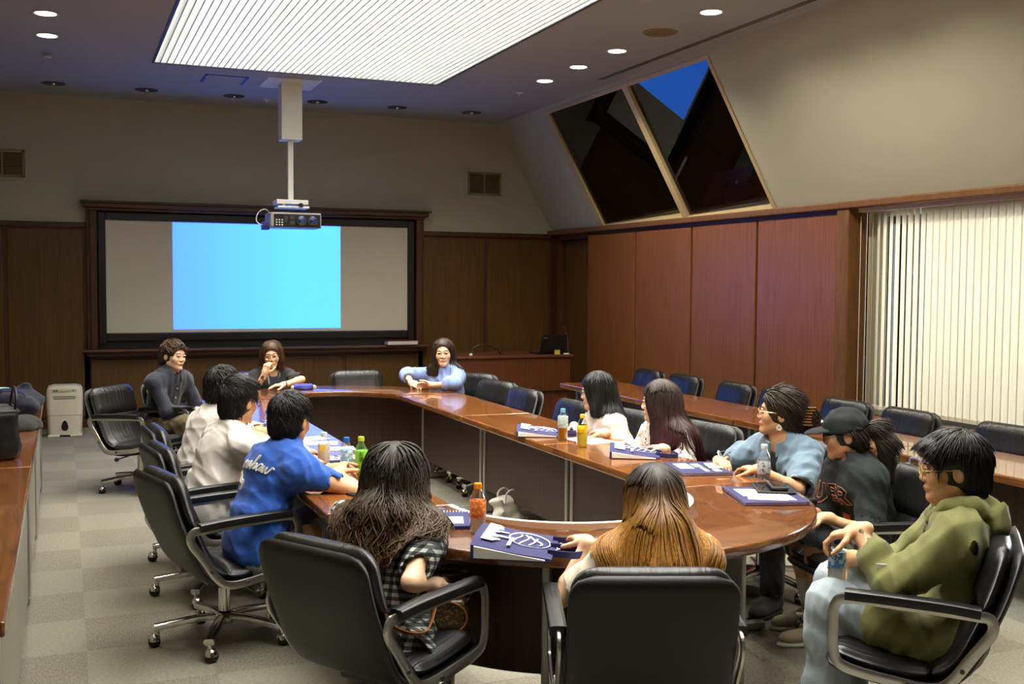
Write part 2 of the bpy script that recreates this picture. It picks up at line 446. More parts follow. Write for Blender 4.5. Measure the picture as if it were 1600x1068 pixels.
for y in (6.27, 5.50, 4.0, 2.5): downlight(4.48, y, True, 'lit round downlight further along the right row, out of the photo', 'lit downlights on the right')
for i, y in enumerate((9.11, 9.92)):
    downlight(-.1, y, True, ('near' if i == 0 else 'far') + ' one of the two lit round downlights in the upper left corner', 'lit downlights on the left')
for y in (8.35, 7.04, 5.5, 4.0, 2.5): downlight(-.1, y, True, 'lit round downlight further along the left row, out of the photo', 'lit downlights on the left')
for y in (7.04, 8.53, 9.3, 10.07, 6.27, 5.5, 4.0, 2.5): spot('downlight_beam', (4.48, y, ZC - .012), 115, ang=150, blend=.6)
for y in (9.11, 9.92, 8.35, 7.04, 5.5, 4.0, 2.5): spot('downlight_beam', (-.1, y, ZC - .012), 50, ang=140, blend=.6)
on = ('leftmost', 'second from the left', 'third from the left', 'third from the right', 'second from the right', 'rightmost')
for i, x in enumerate((-.07, .84, 1.75, 2.67, 3.6, 4.52)):
    downlight(x, 12.3, False, f'unlit downlight in the row near the back wall, {on[i]} of six', 'unlit downlights near the back wall')
t = thing('ceiling_speaker', 'round beige speaker grille in the ceiling between two downlights', 'speaker', (4.47, 7.77, ZC))
MB().lathe([(.13, -.001), (.14, -.001), (.14, -.008), (.13, -.012), (.12, -.008)], n=32).build('rim', M['vent'], t, smooth=True)
MB().lathe([(0, -.014), (.08, -.012), (.122, -.008), (.122, -.002), (0, -.002)], n=32).build('grille', simple('speaker grille', srgb(140, 122, 88), .8, bump=.6, bscale=900), t, smooth=True)
t = thing('smoke_detector', 'small round detector on the ceiling below the lit left downlights', 'smoke detector', (-.1, 10.73, ZC))
MB().lathe([(.03, -.03), (.05, -.022), (.055, 0)]).build('body', M['ceiling'], t, smooth=True); MB().lathe([(0, -.036), (.02, -.034), (.03, -.03)]).build('sensor', M['white_paint'], t, smooth=True)
for x, y, lb in ((4.52, 10.83, 'small fire sprinkler on the ceiling left of the sloped window'), (2.12, 12.41, 'small fire sprinkler half hidden behind the white projector mount')):
    t = thing('fire_sprinkler', lb, 'sprinkler', (x, y, ZC))
    MB().lathe([(.028, -.004), (.04, 0)]).build('plate', M['white_paint'], t); MB().lathe([(0, -.03), (.012, -.028), (.012, -.003)]).build('nozzle', M['white_paint'], t)
M['blue_strip'] = simple('blue glow edge', (0.05, 0.05, 0.55, 1), 0.5)  # blue projector glow on the ceiling, put into the edge colour
t = thing('ceiling_access_hatch', 'square access hatch with blue glow edging in the ceiling left of the projector mount', 'hatch', (1.52, 11.34, ZC))
MB().box(-.19, -.2, -.004, .19, .2, 0).build('hatch_panel', M['ceiling'], t)
b = MB(); b.box(-.21, -.22, -.006, -.185, .22, 0); b.box(.185, -.22, -.006, .21, .22, 0); b.box(-.21, -.22, -.006, .21, -.205, 0)
b.build('edging', M['blue_strip'], t)
t = thing('slot_diffuser', 'long thin black air slot in the ceiling above the sloped window', 'air vent', (4.95, 7.9, ZC))
b = MB(); b.box(-.03, -2.6, -.004, .03, 1.9, 0); b.build('frame', M['ceiling'], t)
for dx in (-.016, .016): MB().box(dx - .009, -2.55, -.006, dx + .009, 1.86, -.001).build('slot', M['black'], t)
for x0, lb in ((4.71, 'small square air vent on the back wall right of the screen'), (-.86, 'square air vent on the back wall at the left edge of the photo')):
    t = thing('wall_vent', lb, 'air vent', (x0, YB, 2.72))
    W_, H_ = .52, .36
    b = MB(); b.box(0, -.02, 0, W_, -.001, .03); b.box(0, -.02, H_ - .03, W_, -.001, H_); b.box(0, -.02, .03, .03, -.001, H_ - .03); b.box(W_ - .03, -.02, .03, W_, -.001, H_ - .03)
    b.build('frame', M['plaster'], t)
    b = MB(); b.box(.04, -.026, .035, W_ - .04, -.001, .06); b.box(.04, -.026, H_ - .06, W_ - .04, -.001, H_ - .035); b.box(.035, -.026, .035, .06, -.001, H_ - .035); b.box(W_ - .06, -.026, .035, W_ - .035, -.001, H_ - .035); b.box(W_ / 2 - .008, -.024, .05, W_ / 2 + .008, -.001, H_ - .05)
    b.build('inner_frame', M['vent'], t)
    MB().box(.05, -.006, .05, W_ - .05, -.001, H_ - .05).build('backing', M['vent_dark'], t)
    b = MB()
    for k in range(14):
        z = .062 + k * (H_ - .125) / 14; b.add([(.055, -.018, z), (W_ - .055, -.018, z), (W_ - .055, -.006, z + .012), (.055, -.006, z + .012)], [(0, 1, 2, 3)])
    b.build('louver', M['vent'], t)

# ---------------------------------------------------------------- screen with its wooden surround
t = thing('screen_surround', 'dark wooden surround with cornice and sill shelf around the projection screen', 'surround', (2.19, YB, 0))
b = MB(); b.box(-1.95, -.13, 2.42, 1.95, -.001, 2.45); b.box(-1.99, -.17, 2.45, 1.99, -.001, 2.50); b.box(-2.02, -.2, 2.50, 2.02, -.001, 2.525)
b.build('cornice', M['trim'], t, bevel=.008)
for s in (-1, 1):
    b = MB(); x = s * 1.885; b.box(x - .035, -.11, .875, x + .035, -.001, 2.42); x2 = s * 1.935; b.box(x2 - .02, -.075, .875, x2 + .02, -.001, 2.42)
    b.build('side_post', M['trim'], t, bevel=.006)
b = MB(); b.box(-2.02, -.2, .845, 2.02, -.001, .875); b.box(-1.97, -.15, .80, 1.97, -.001, .845)
b.build('sill_shelf', M['trim'], t, bevel=.008)
t = thing('projection_screen', 'wide pale projection screen with black border showing a plain cyan picture', 'screen', (2.19, YB, 0))
MB().box(-1.85, -.02, .876, 1.85, -.008, 2.42).build('backing', M['black'], t)
b = MB(); b.box(-1.84, -.06, .93, -1.755, -.02, 2.41); b.box(1.755, -.06, .93, 1.84, -.02, 2.41); b.box(-1.755, -.06, .96, 1.755, -.02, 1.055); b.box(-1.755, -.06, 2.32, 1.755, -.02, 2.41)
b.build('border', M['black'], t, bevel=.01)
MB().box(-1.757, -.03, 1.05, 1.757, -.02, 2.325).build('screen_sheet', simple('screen cloth', srgb(226, 222, 206), 0.8), t)
M['picture'] = emit('cyan projected picture', (0.10, 0.62, 1.0, 1), 1.0)
nt = M['picture'].node_tree; pb = nt.nodes['Principled BSDF']
tc = node(nt, 'ShaderNodeTexCoord'); sx = node(nt, 'ShaderNodeSeparateXYZ'); nt.links.new(tc.outputs['Generated'], sx.inputs[0])
mr = node(nt, 'ShaderNodeValToRGB'); mr.color_ramp.elements[0].color = (0.042, 0.135, 1.0, 1); mr.color_ramp.elements[1].color = (0.042, 0.212, 1.0, 1); mr.color_ramp.elements[1].position = .7
nt.links.new(sx.outputs[0], mr.inputs[0]); nt.links.new(mr.outputs[0], pb.inputs['Emission Color']); pb.inputs['Emission Strength'].default_value = 4.1
MB().box(-1.035, -.033, 1.09, .91, -.0305, 2.312).build('projected_picture', M['picture'], t)
t = thing('book', 'thick red book lying on the sill below the right end of the screen', 'book', (3.83, YB - .15, .875), R_(3))
MB().box(-.2, -.075, .0, .2, .075, .009).box(-.2, -.075, .051, .2, .075, .06).box(-.2, .065, .0, .2, .075, .06).build('cover', simple('red leather cover', srgb(110, 26, 18), .4), t, bevel=.003)
MB().box(-.193, -.07, .009, .193, .066, .051).build('pages', M['paper'], t)

# projector mount and projector
t = thing('projector_mount', 'white projector mount, a square column and pole hanging from the ceiling', 'mount', (2.17, 11.3, ZC))
MB().box(-.27, -.3, -.008, .27, .3, 0).build('ceiling_plate', M['white_paint'], t, bevel=.003)
MB().box(-.105, -.105, -.58, .105, .105, -.008).build('column', M['white_paint'], t, bevel=.004)
MB().box(-.027, -.027, -1.2, .027, .027, -.58).build('pole', M['white_paint'], t, bevel=.003)
b = MB(); b.box(-.16, -.12, -1.235, .16, .12, -1.19); b.build('bracket', M['white_paint'], t, bevel=.004)
b = MB(); b.box(-.15, -.13, -1.275, .17, .1, -1.255); b.box(-.1, -.1, -1.26, -.07, .08, -1.23); b.box(.07, -.1, -1.26, .1, .08, -1.23); b.build('tilt_plate', M['white_paint'], t, bevel=.003)
MB().cyl((.08, -.15, -1.245), (.08, -.12, -1.245), .022, n=14).build('knob', M['black'], t, smooth=True)
t = thing('projector', 'grey projector with two round lens barrels hanging from the white mount', 'projector', (2.2, 11.27, 2.19))
pm = simple('projector body', srgb(150, 150, 152), .45)
MB().box(-.27, -.17, 0, .25, .17, .155).build('body', pm, t, bevel=.015, bseg=3)
MB().box(-.235, -.176, .012, .235, -.168, .138).build('front_panel', M['black'], t, bevel=.003)
for x in (.04, .155):
    l = MB().cyl((x, -.172, .075), (x, -.2, .075), .056, .05, n=28).build('lens_ring', M['chrome'], t, smooth=True)
    MB().lathe([(0, .012), (.025, .009), (.044, .0)]).xform(Matrix.Translation((x, -.199, .075)) @ Matrix.Rotation(R_(90), 4, 'X')).build('lens_glass', simple('blue coated lens', (0.01, 0.03, 0.12, 1), .05, spec=1.0), l, smooth=True)
for i in range(3):
    for j in range(3):
        x = -.21 + i * .028; z = .028 + j * .025
        MB().cyl((x, -.176, z), (x, -.181, z), .008, n=8).build('button', M['white_plastic'], t)
MB().box(-.13, -.18, .055, -.1, -.175, .12).build('display_slot', M['dark_gray'], t)
for z in (.03, .085): MB().box(-.075, -.179, z, -.03, -.175, z + .04).build('air_grille', M['dark_gray'], t)
c = MB().tube(catmull([(-.24, .02, .15), (-.30, -.02, .19), (-.37, -.04, .15), (-.39, -.05, .07), (-.34, -.05, .03), (-.27, -.02, .05)], 6), .006, 8).build('cable', M['white_plastic'], t, smooth=True)
b = MB().box(-.33, -.07, -.02, -.26, .05, .06).build('connector', simple('blue connector', srgb(50, 50, 130), .4), t, bevel=.008)

# ---------------------------------------------------------------- blinds
t = thing('vertical_blind', 'cream vertical slat blind covering the tall window on the right', 'blind', (XR + .075, 0, 0))
MB().box(-.04, 3.5, 2.235, .04, 7.12, 2.268).build('head_rail', M['white_paint'], t)
sm, snt, sb = new_mat('cream blind cloth')
sb.inputs['Base Color'].default_value = srgb(206, 199, 180); sb.inputs['Roughness'].default_value = .8
tl = node(snt, 'ShaderNodeBsdfTranslucent'); tl.inputs[0].default_value = srgb(206, 196, 168)
mx = node(snt, 'ShaderNodeMixShader'); mx.inputs[0].default_value = .22
snt.links.new(sb.outputs[0], mx.inputs[1]); snt.links.new(tl.outputs[0], mx.inputs[2]); snt.links.new(mx.outputs[0], snt.nodes['Material Output'].inputs[0])
y = 7.07; k = 0
rs = random.Random(3)
while y > 4.3:
    opening = 38 if k < 2 else (27 if k < 5 else (19 if k < 10 else 13)) 
    a = R_(90 - opening + rs.uniform(-3, 3)); wd = .045
    dx, dy = wd * math.cos(a), wd * math.sin(a)
    b = MB(); nseg = 6
    vs = []
    for z in (.665, 2.24):
        for i in range(nseg + 1):
            u = -1 + 2 * i / nseg; bow = .006 * (1 - u * u)
            vs.append((dx * u + bow * math.sin(a), y + dy * u - bow * math.cos(a), z))
    fs = [(i, i + 1, nseg + 2 + i, nseg + 1 + i) for i in range(nseg)]
    b.add(vs, fs)
    s = b.build('slat', sm, t, smooth=True)
    MB().box(-.003 - abs(dx) * .3, y - .028, .66, .003 + abs(dx) * .3, y + .028, .69).build('weight', M['white_plastic'], s)
    y -= .068 if k > 4 else .072; k += 1
MB().tube([(-.03, 7.1, z) for z in (2.2, 1.4, .7)], .003, 6).build('cord', M['white_plastic'], t)

# ---------------------------------------------------------------- tables
ZT, TH = .70, .045
CX_, CY0, CY1 = 2.06, 4.36, 8.72
RO, RI, RP = 1.08, .54, .76
def half_ring(cy, sgn, ro, ri, n=48):
    A = [PI * i / n for i in range(n + 1)]
    return [(CX_ + ro * math.cos(a), cy + sgn * ro * math.sin(a)) for a in A] + [(CX_ + ri * math.cos(a), cy + sgn * ri * math.sin(a)) for a in reversed(A)]
def leg(t, x, y, ax, w=.03, zt=ZT - TH, fl=.24):
    """T leg: thin post pair, foot along direction ax"""
    c, s = math.cos(ax), math.sin(ax)
    b = MB(); b.box(-.05, -.016, .03, .05, .016, zt); 
    l = b.xform(Matrix.Translation((x, y, 0)) @ Matrix.Rotation(ax, 4, 'Z')).build('leg', M['steel'], t, bevel=.006)
    MB().box(-fl, -.025, .008, fl, .025, .045).xform(Matrix.Translation((x, y, 0)) @ Matrix.Rotation(ax, 4, 'Z')).build('foot', M['steel'], l, bevel=.008)
    g = MB()
    for u in (-fl + .03, fl - .03): g.cyl((x + u * c, y + u * s, 0), (x + u * c, y + u * s, .012), .02, n=12)
    g.build('glide', M['rubber'], l)
def round_table(cy, sgn, label):
    t = thing('conference_table', label, 'table', (CX_, cy, 0))
    P = [(x - CX_, (y - cy)) for x, y in half_ring(cy, sgn, RO, RI)]
    if sgn < 0: P = P[::-1]
    MB().prism(P, ZT - TH, ZT).build('tabletop', [M['top_x']], t, smooth=True, bevel=.008, bseg=2, angle=50)
    A = [PI * i / 40 for i in range(41)]
    b = MB()
    for z0, z1, r0, r1, nm, m in ((ZT - .028, ZT + .0015, RI - .004, RI + .022, 'edge_trim_sheen', M['white_plastic'] if sgn < 0 else M['edge']), (.17, ZT - TH, RP, RP + .02, 'modesty_panel', M['modesty'])):  # white trim colour stands in for light reflected along the inner edge
        q = [(r1 * math.cos(a), sgn * r1 * math.sin(a)) for a in A] + [(r0 * math.cos(a), sgn * r0 * math.sin(a)) for a in reversed(A)]
        if nm == 'edge_trim_sheen' and sgn > 0: continue
        MB().prism(q[::-1] if sgn < 0 else q, z0, z1).build(nm, m, t, smooth=True, angle=50)
    for a in (4, 60, 120, 176): 
        a = R_(a); leg(t, .82 * math.cos(a), sgn * .82 * math.sin(a), sgn * a, fl=.2)
    return t
round_table(CY0, -1, 'round nearest end of the conference table, blonde person seated at it')
round_table(CY1, 1, 'round far end of the conference table, below the projection screen')
def straight(x0, x1, y0, y1, xp, label, group, name='conference_table', fl=.2, panel_m=None, pz=.17):
    t = thing(name, label, 'table', (0, (y0 + y1) / 2, 0), 0, group)
    yc = (y0 + y1) / 2; h = (y1 - y0) / 2 - .002
    MB().box(x0, -h, ZT - TH, x1, h, ZT).build('tabletop', M['top_y'], t, bevel=.008)
    MB().box(xp - .01, -h + .03, pz, xp + .01, h - .03, ZT - TH).build('modesty_panel', panel_m or M['modesty'], t)
    for s in (-1, 1): leg(t, xp + (.03 if xp < (x0 + x1) / 2 else -.03), s * (h - .035), 0, fl=fl)
    return t
ys = [CY0 + (CY1 - CY0) * i / 3 for i in range(4)]
nmr = ('near section of the right arm of the conference table, folder and pad on it', 'middle section of the right arm of the conference table, two bottles on it', 'far section of the right arm of the conference table, reflecting the blue blouse')
nml = ('near section of the left arm of the conference table, tea bottles on it', 'middle section of the left arm of the conference table, beside the men in white', 'far section of the left arm of the conference table, glossy violet from the screen')
for i in range(3):
    straight(CX_ + RI, CX_ + RO, ys[i], ys[i+1], CX_ + .72, nmr[i], 'straight conference table sections')
    straight(CX_ - RO, CX_ - RI, ys[i], ys[i+1], CX_ - RP, nml[i], 'straight conference table sections')
onm = ('farthest', 'second farthest', 'middle', 'second nearest', 'nearest')
for i in range(5):
    y1 = 9.38 - i * 1.456; straight(4.35, 4.95, y1 - 1.456, y1, 4.53, f'{onm[i]} table of the long row in front of the wood wall and blinds', 'tables of the outer right row', 'row_table')
oln = ('far table of the left row with the dark bags on it', 'middle table of the left row along the aisle', 'near table of the left row at the left edge of the photo')
for i, (y0, y1) in enumerate(((7.5, 9.2), (6.0, 7.5), (3.28, 6.0))):
    straight(-.76, -.165, y0, y1, -.20, oln[i], 'tables of the outer left row', 'row_table', fl=.05, panel_m=simple('pale table panel', srgb(150, 146, 128), .5), pz=.05)
# ---------------------------------------------------------------- office chair
def slab(path, W, T, side=1.0, nv=17, round_end=(.08, .08), puff=6.0, wpow=3.0, bulge=0.0):
    """closed padded sheet along path (x,z) in the chair's mid plane; T thickness on the inner side; rounded plan corners at both ends"""
    P = np.array(path, float); n = len(P)
    tan = np.gradient(P, axis=0); tan /= np.linalg.norm(tan, axis=1)[:, None]
    nor = np.stack([-tan[:, 1], tan[:, 0]], 1) * side
    L = np.concatenate([[0], np.cumsum(np.linalg.norm(np.diff(P, axis=0), axis=1))]); tot = L[-1]
    vs = []; fs = []
    U = np.sin(np.linspace(-PI/2, PI/2, nv))
    for layer in (0, 1):
        for i in range(n):
            d0, d1 = L[i], tot - L[i]; wv = W
            for d, r in ((d0, round_end[0]), (d1, round_end[1])):
                if r and d < r: wv = min(wv, W - r * (1 - math.sqrt(max(0, 1 - (1 - d / r) ** 2))))
            e = min(1.0, min(d0, d1) / max(T * .8, 1e-4)); te = math.sqrt(max(0, 1 - (1 - e) ** 2))
            for u in U:
                th = T * te * (1 - abs(u) ** puff) ** .5 + bulge * te * (1 - u * u)
                off = th * .5 * (1 if layer else -1)
                q = P[i] + nor[i] * off
                vs.append((q[0], u * wv, q[1]))
    N = n * nv
    for i in range(n - 1):
        for k in range(nv - 1):
            a = i*nv+k; fs.append((a, a+1, a+nv+1, a+nv)); fs.append((N+a, N+a+nv, N+a+nv+1, N+a+1))
    for i in range(n - 1):
        for k in (0, nv - 1):
            a = i*nv+k; fs.append((a, a+nv, N+a+nv, N+a) if k == 0 else (a, N+a, N+a+nv, a+nv))
    for k in range(nv - 1):
        fs.append((k, N+k, N+k+1, k+1)); a = (n-1)*nv+k; fs.append((a, a+1, N+a+1, N+a))
    b = MB(); b.add(vs, fs); return b

def offset(path, d):
    P = np.array(path, float); tan = np.gradient(P, axis=0); tan /= np.linalg.norm(tan, axis=1)[:, None]
    return P + np.stack([-tan[:, 1], tan[:, 0]], 1) * d
JC = np.array(catmull([(.27, .365), (.15, .332), (.0, .312), (-.11, .330), (-.185, .395), (-.245, .52), (-.295, .65), (-.335, .80)], 8))
def cut(path, a, b):
    L = np.concatenate([[0], np.cumsum(np.linalg.norm(np.diff(path, axis=0), axis=1))]); s = np.linspace(a, b, 30) * L[-1]
    return np.stack([np.interp(s, L, path[:, 0]), np.interp(s, L, path[:, 1])], 1)
LEATHER_CREASED = None
def make_chair(label, group):
    t = thing('office_chair', label, 'chair', (0, 0, 0), 0, group)
    # base
    b = MB(); b.lathe([(.026, .10), (.026, .30), (.05, .305), (.05, .315)], n=18); b.lathe([(.045, .085), (.05, .10), (.042, .13), (.028, .14)], n=18)
    b.build('column', M['chrome'], t, smooth=True)
    MB().box(-.11, -.09, .285, .13, .09, .318).build('seat_bracket', M['black'], t, bevel=.01)
    lv = MB().tube([(.02, -.08, .30), (.03, -.22, .29), (.03, -.31, .285)], .006, 8).build('tilt_lever', M['chrome'], t, smooth=True)
    MB().lathe([(0, -.018), (.014, -.012), (.018, 0), (.014, .012), (0, .018)], (.03, -.315, .285), n=12).build('lever_knob', M['black'], lv, smooth=True)
    for i in range(5):
        a = 2 * PI * i / 5 + .35; c, s = math.cos(a), math.sin(a)
        l = MB().tube([(c * r, s * r, z) for r, z in ((.03, .115), (.12, .112), (.22, .100), (.305, .088))], 0, 10, flat=(.046, .03, (-s, c, 0))).build('leg', M['chrome'], t, smooth=True)
        cx, cy = c * .295, s * .295; a2 = a + 1.1 + i; c2, s2 = math.cos(a2), math.sin(a2)
        k = MB().cyl((cx, cy, .095), (cx, cy, .055), .011, n=10)
        k.lathe([(0, .062), (.016, .058), (.027, .045), (.029, .03)], (cx - c2 * .012, cy - s2 * .012, 0), n=12)
        k.build('caster_hood', M['chrome'], l, smooth=True)
        MB().cyl((cx - s2 * .02 - c2 * .012, cy + c2 * .02 - s2 * .012, .027), (cx + s2 * .02 - c2 * .012, cy - c2 * .02 - s2 * .012, .027), .027, n=16).build('caster_wheel', M['rubber'], l, smooth=True, bevel=.004)
    # shell and pads
    slab(JC, .255, .042, round_end=(.06, .075), puff=8).build('shell', M['shell'], t, smooth=True, angle=70)
    inner = offset(JC, -.046)
    slab(cut(inner, .0, .40), .235, .066, round_end=(.05, .03), puff=5, bulge=.018).build('seat_cushion', M['leather'], t, smooth=True, angle=70)
    slab(cut(inner, .385, .74), .238, .06, round_end=(.03, .02), puff=5, bulge=.016).build('back_cushion', M['leather'], t, smooth=True, angle=70)
    slab(cut(offset(JC, -.05), .725, 1.012), .245, .085, round_end=(.02, .08), puff=5, bulge=.008).build('top_cushion', M['leather'], t, smooth=True, angle=70)
    # arms: flat aluminium loops with a black pad
    for s in (-1, 1):
        y = s * .275
        pts = catmull([(-.20, y, .585), (.0, y, .595), (.19, y, .60), (.235, y, .575), (.242, y, .50), (.235, y, .40), (.19, y, .362), (.05, y, .338), (-.07, y, .328), (-.13, y, .358), (-.20, y, .46), (-.25, y, .535), (-.245, y, .578)], 5, True)
        al = MB().tube(pts, 0, 10, closed=True, flat=(.014, .036, (0, 1, 0))).build('arm_loop', M['alu'], t, smooth=True)
        MB().tube(catmull([(-.215, y, .597), (-.1, y, .606), (.08, y, .612), (.205, y, .614)], 4), 0, 12, flat=(.055, .036, (0, 1, 0))).build('arm_pad', M['leather'], al, smooth=True)
        for px, pz in ((-.165, .400), (.0, .334)): MB().cyl((px, y - .012, pz), (px, y + .012, pz), .008, n=10).build('bolt', M['dark_gray'], al)
    return t
# leather with cross folds on the pads
mm, nt, b = new_mat('creased black leather')
b.inputs['Base Color'].default_value = srgb(25, 25, 26); b.inputs['Roughness'].default_value = .36
tc = node(nt, 'ShaderNodeTexCoord'); mp = node(nt, 'ShaderNodeMapping'); mp.inputs['Scale'].default_value = (2.0, 30, 2.0); mp.inputs['Rotation'].default_value = (.25, 0, 0)
nt.links.new(tc.outputs['Object'], mp.inputs['Vector'])
n1 = node(nt, 'ShaderNodeTexNoise'); n1.inputs['Scale'].default_value = 1.0; n1.inputs['Detail'].default_value = 2; n1.inputs['Distortion'].default_value = .6
nt.links.new(mp.outputs[0], n1.inputs['Vector'])
bp = node(nt, 'ShaderNodeBump'); bp.inputs['Strength'].default_value = .55; bp.inputs['Distance'].default_value = .012
nt.links.new(n1.outputs['Fac'], bp.inputs['Height']); nt.links.new(bp.outputs[0], b.inputs['Normal'])
M['leather'] = mm

GC = 'black leather office chairs'
# (x, y, yaw) ; first one builds the prototype
CH = [
 (.54, 9.00, -42, 'empty black office chair beside the white dehumidifier'),
 (.98, 9.42, -40, 'black office chair under the person in the dark navy shirt'),
 (.76, 6.58, 4, 'black office chair of the farther person in white, mostly hidden behind nearer chairs'),
 (.72, 5.86, 8, 'black office chair behind the nearer person in the white shirt'),
 (.66, 5.06, 14, 'black office chair under the person in the blue lettered shirt'),
 (1.00, 3.62, 31, 'black office chair with its back to us, carrying the person in the checked dress'),
 (1.70, 3.04, 69, 'black office chair with its back to us at bottom centre, blonde person in it'),
 (2.75, 2.962, 136, 'black office chair under the person in the green hooded jacket'),
 (3.36, 3.93, 172, 'black office chair behind the person in the dark cap, backpack on it'),
 (3.46, 4.86, 186, 'black office chair behind the person in the denim blouse'),
 (3.34, 5.58, 190, 'black office chair right of the person with long burgundy hair'),
 (3.22, 6.34, 190, 'black office chair behind the person in the white lettered shirt'),
 (3.10, 7.00, 184, 'empty black chair tucked under the right arm behind the two bottles'),
 (3.10, 7.93, 184, 'empty black chair tucked in, second left of the bottles'),
 (3.15, 8.58, 196, 'empty black chair tucked in, next to the person in the blue blouse'),
 (3.28, 9.33, 212, 'black chair of the person in the light blue blouse'),
 (2.56, 9.80, 270, 'empty black chair facing us at the far end below the screen'),
 (1.52, 9.92, 285, 'black chair behind the person in the black cardigan'),
 (5.02, 9.35, 180, 'farthest empty black chair behind the long outer right table row'),
 (5.02, 8.66, 182, 'second farthest empty black chair behind the outer right table row'),
 (5.02, 7.84, 180, 'empty black chair of the outer row, left of the bun of dark hair'),
 (5.02, 7.24, 178, 'empty black chair of the outer row, half hidden by the bun of dark hair'),
 (5.02, 6.42, 181, 'empty black chair of the outer row at the left edge of the blinds'),
 (5.02, 5.78, 180, 'empty black chair of the outer row seen just right of the dark cap'),
 (5.02, 4.92, 182, 'nearest empty black chair of the outer row at the right edge of the photo'),
]
proto = make_chair(CH[0][3], GC)
for i, (x, y, a, lb) in enumerate(CH):
    if i == 0: proto.location = (x, y, 0); proto.rotation_euler = (0, 0, R_(a))
    else: dup(proto, (x, y, 0), R_(a), lb)

# ---------------------------------------------------------------- lectern with laptop, dehumidifier
t = thing('lectern_desk', 'dark wooden presenter desk in the far right corner with a laptop on it', 'desk', (4.7, 11.3, 0))
MB().box(-.68, 0, .42, .68, .75, .80).build('upper_cabinet', M['lectern'], t, bevel=.006)
MB().box(-.72, -.02, .80, .72, .78, .83).build('desk_top', M['lectern'], t, bevel=.008)
MB().box(-.66, .04, .02, .66, .73, .42).build('lower_cabinet', M['lectern'], t, bevel=.004)
MB().box(-.655, .06, 0, .655, .71, .02).build('plinth', M['black'], t)
t = thing('laptop', 'black laptop open on the presenter desk, seen from behind', 'laptop', (5.2, 11.42, .83), R_(6))
MB().box(-.17, -.0, 0, .17, .24, .02).build('keyboard_base', M['black'], t, bevel=.004)
s = MB().box(-.17, -.012, .02, .17, .0, .235).xform(Matrix.Rotation(R_(12), 4, 'X')).build('screen_lid', M['black'], t, bevel=.006)
MB().box(-.15, -.0135, .19, -.09, -.011, .205).xform(Matrix.Rotation(R_(12), 4, 'X')).build('badge', M['alu'], s)
t = thing('sticky_note', 'small yellow note standing against the black laptop', 'note', (5.24, 11.37, .83), R_(4))
MB().box(-.035, -.004, 0, .035, .0, .05).box(-.035, -.02, 0, .035, .0, .003).build('note_sheet', simple('yellow paper', srgb(190, 170, 70), .7), t)
t = thing('white_remote', 'small white remote on the front edge of the presenter desk', 'remote', (5.33, 11.31, .83))
MB().box(-.03, -.015, 0, .03, .015, .018).build('remote_body', M['white_plastic'], t, bevel=.004); MB().cyl((0, 0, .018), (0, 0, .021), .008).build('button', M['dark_gray'], t)
t = thing('microphone', 'thin gooseneck microphone beside the black laptop', 'microphone', (5.47, 11.55, .83))
MB().lathe([(.05, 0), (.05, .015), (.01, .03)]).build('base', M['black'], t, smooth=True)
MB().tube(catmull([(0, 0, .02), (-.01, 0, .15), (-.05, 0, .28), (-.08, 0, .33)], 6), .005, 8).build('gooseneck', M['chrome'], t, smooth=True)
MB().cyl((-.08, 0, .33), (-.10, 0, .355), .011).build('capsule', M['black'], t, smooth=True)
t = thing('microphone_cable', 'black cable arching above the left end of the presenter desk', 'cable', (4.36, 11.5, .83))
MB().tube(catmull([(-.13, 0, .0), (-.11, 0, .07), (-.03, 0, .115), (.08, 0, .11), (.18, 0, .06), (.24, 0, .0)], 8), .008, 8).build('cable_run', M['black'], t, smooth=True)
MB().lathe([(.0, 0), (.02, 0), (.016, .02), (.0, .025)], (-.13, 0, 0)).build('plug', M['white_plastic'], t, smooth=True)

t = thing('dehumidifier', 'white dehumidifier on the carpet against the back wall', 'dehumidifier', (-.01, 12.42, 0), R_(-2))
def rr(w, d, r, n=6):
    return [(sx * (w - r) + r * math.cos(a), sy * (d - r) + r * math.sin(a)) for sx, sy, a0 in ((1, 1, 0), (-1, 1, 90), (-1, -1, 180), (1, -1, 270)) for a in [R_(a0 + 90 * k / n) for k in range(n + 1)]]
vs = []; fs = []; prof = [(.155, .02), (.165, .035), (.178, .30), (.178, .46), (.172, .505), (.158, .53), (.12, .542)]
base = rr(.178, .125, .045); nb = len(base)
for wv, z in prof: vs += [(x * wv / .178, y * (.5 + .5 * wv / .178), z) for x, y in base]
for k in range(len(prof) - 1): fs += [(k*nb+i, k*nb+(i+1) % nb, (k+1)*nb+(i+1) % nb, (k+1)*nb+i) for i in range(nb)]
fs += [tuple(range(nb))[::-1], tuple(range((len(prof)-1)*nb, len(prof)*nb))]
MB().add(vs, fs).build('body', M['white_plastic'], t, smooth=True, angle=50)
for x in (-.11, .11): MB().box(x - .06, -.13, 0, x + .06, .12, .025).build('foot', M['white_plastic'], t, bevel=.01)
MB().box(-.12, -.130, .472, .12, -.118, .508).build('control_panel', simple('pale control panel', srgb(205, 205, 196), .4), t, bevel=.005)
MB().box(-.035, -.134, .478, .035, -.128, .503).build('display', simple('display amber', srgb(222, 196, 140), .4), t, bevel=.003)
for x in (-.095, -.07, .085): MB().cyl((x, -.128, .49), (x, -.134, .49), .009, n=12).build('button', M['dark_gray'] if x < 0 else simple('olive button', srgb(150, 150, 70), .5), t)
b = MB().tube([(-.10 + .0, -.127, .405), (.10, -.127, .405), (.108, -.127, .415), (.10, -.127, .425), (-.10, -.127, .425), (-.108, -.127, .415)], .0035, 8, closed=True); b.build('air_slot_rim', M['dark_gray'], t)
MB().box(-.178, -.1265, .228, .178, -.12, .231).build('tank_seam', simple('seam', srgb(150, 148, 138), .6), t)
drop = [(0, -.0)] ; drop = []
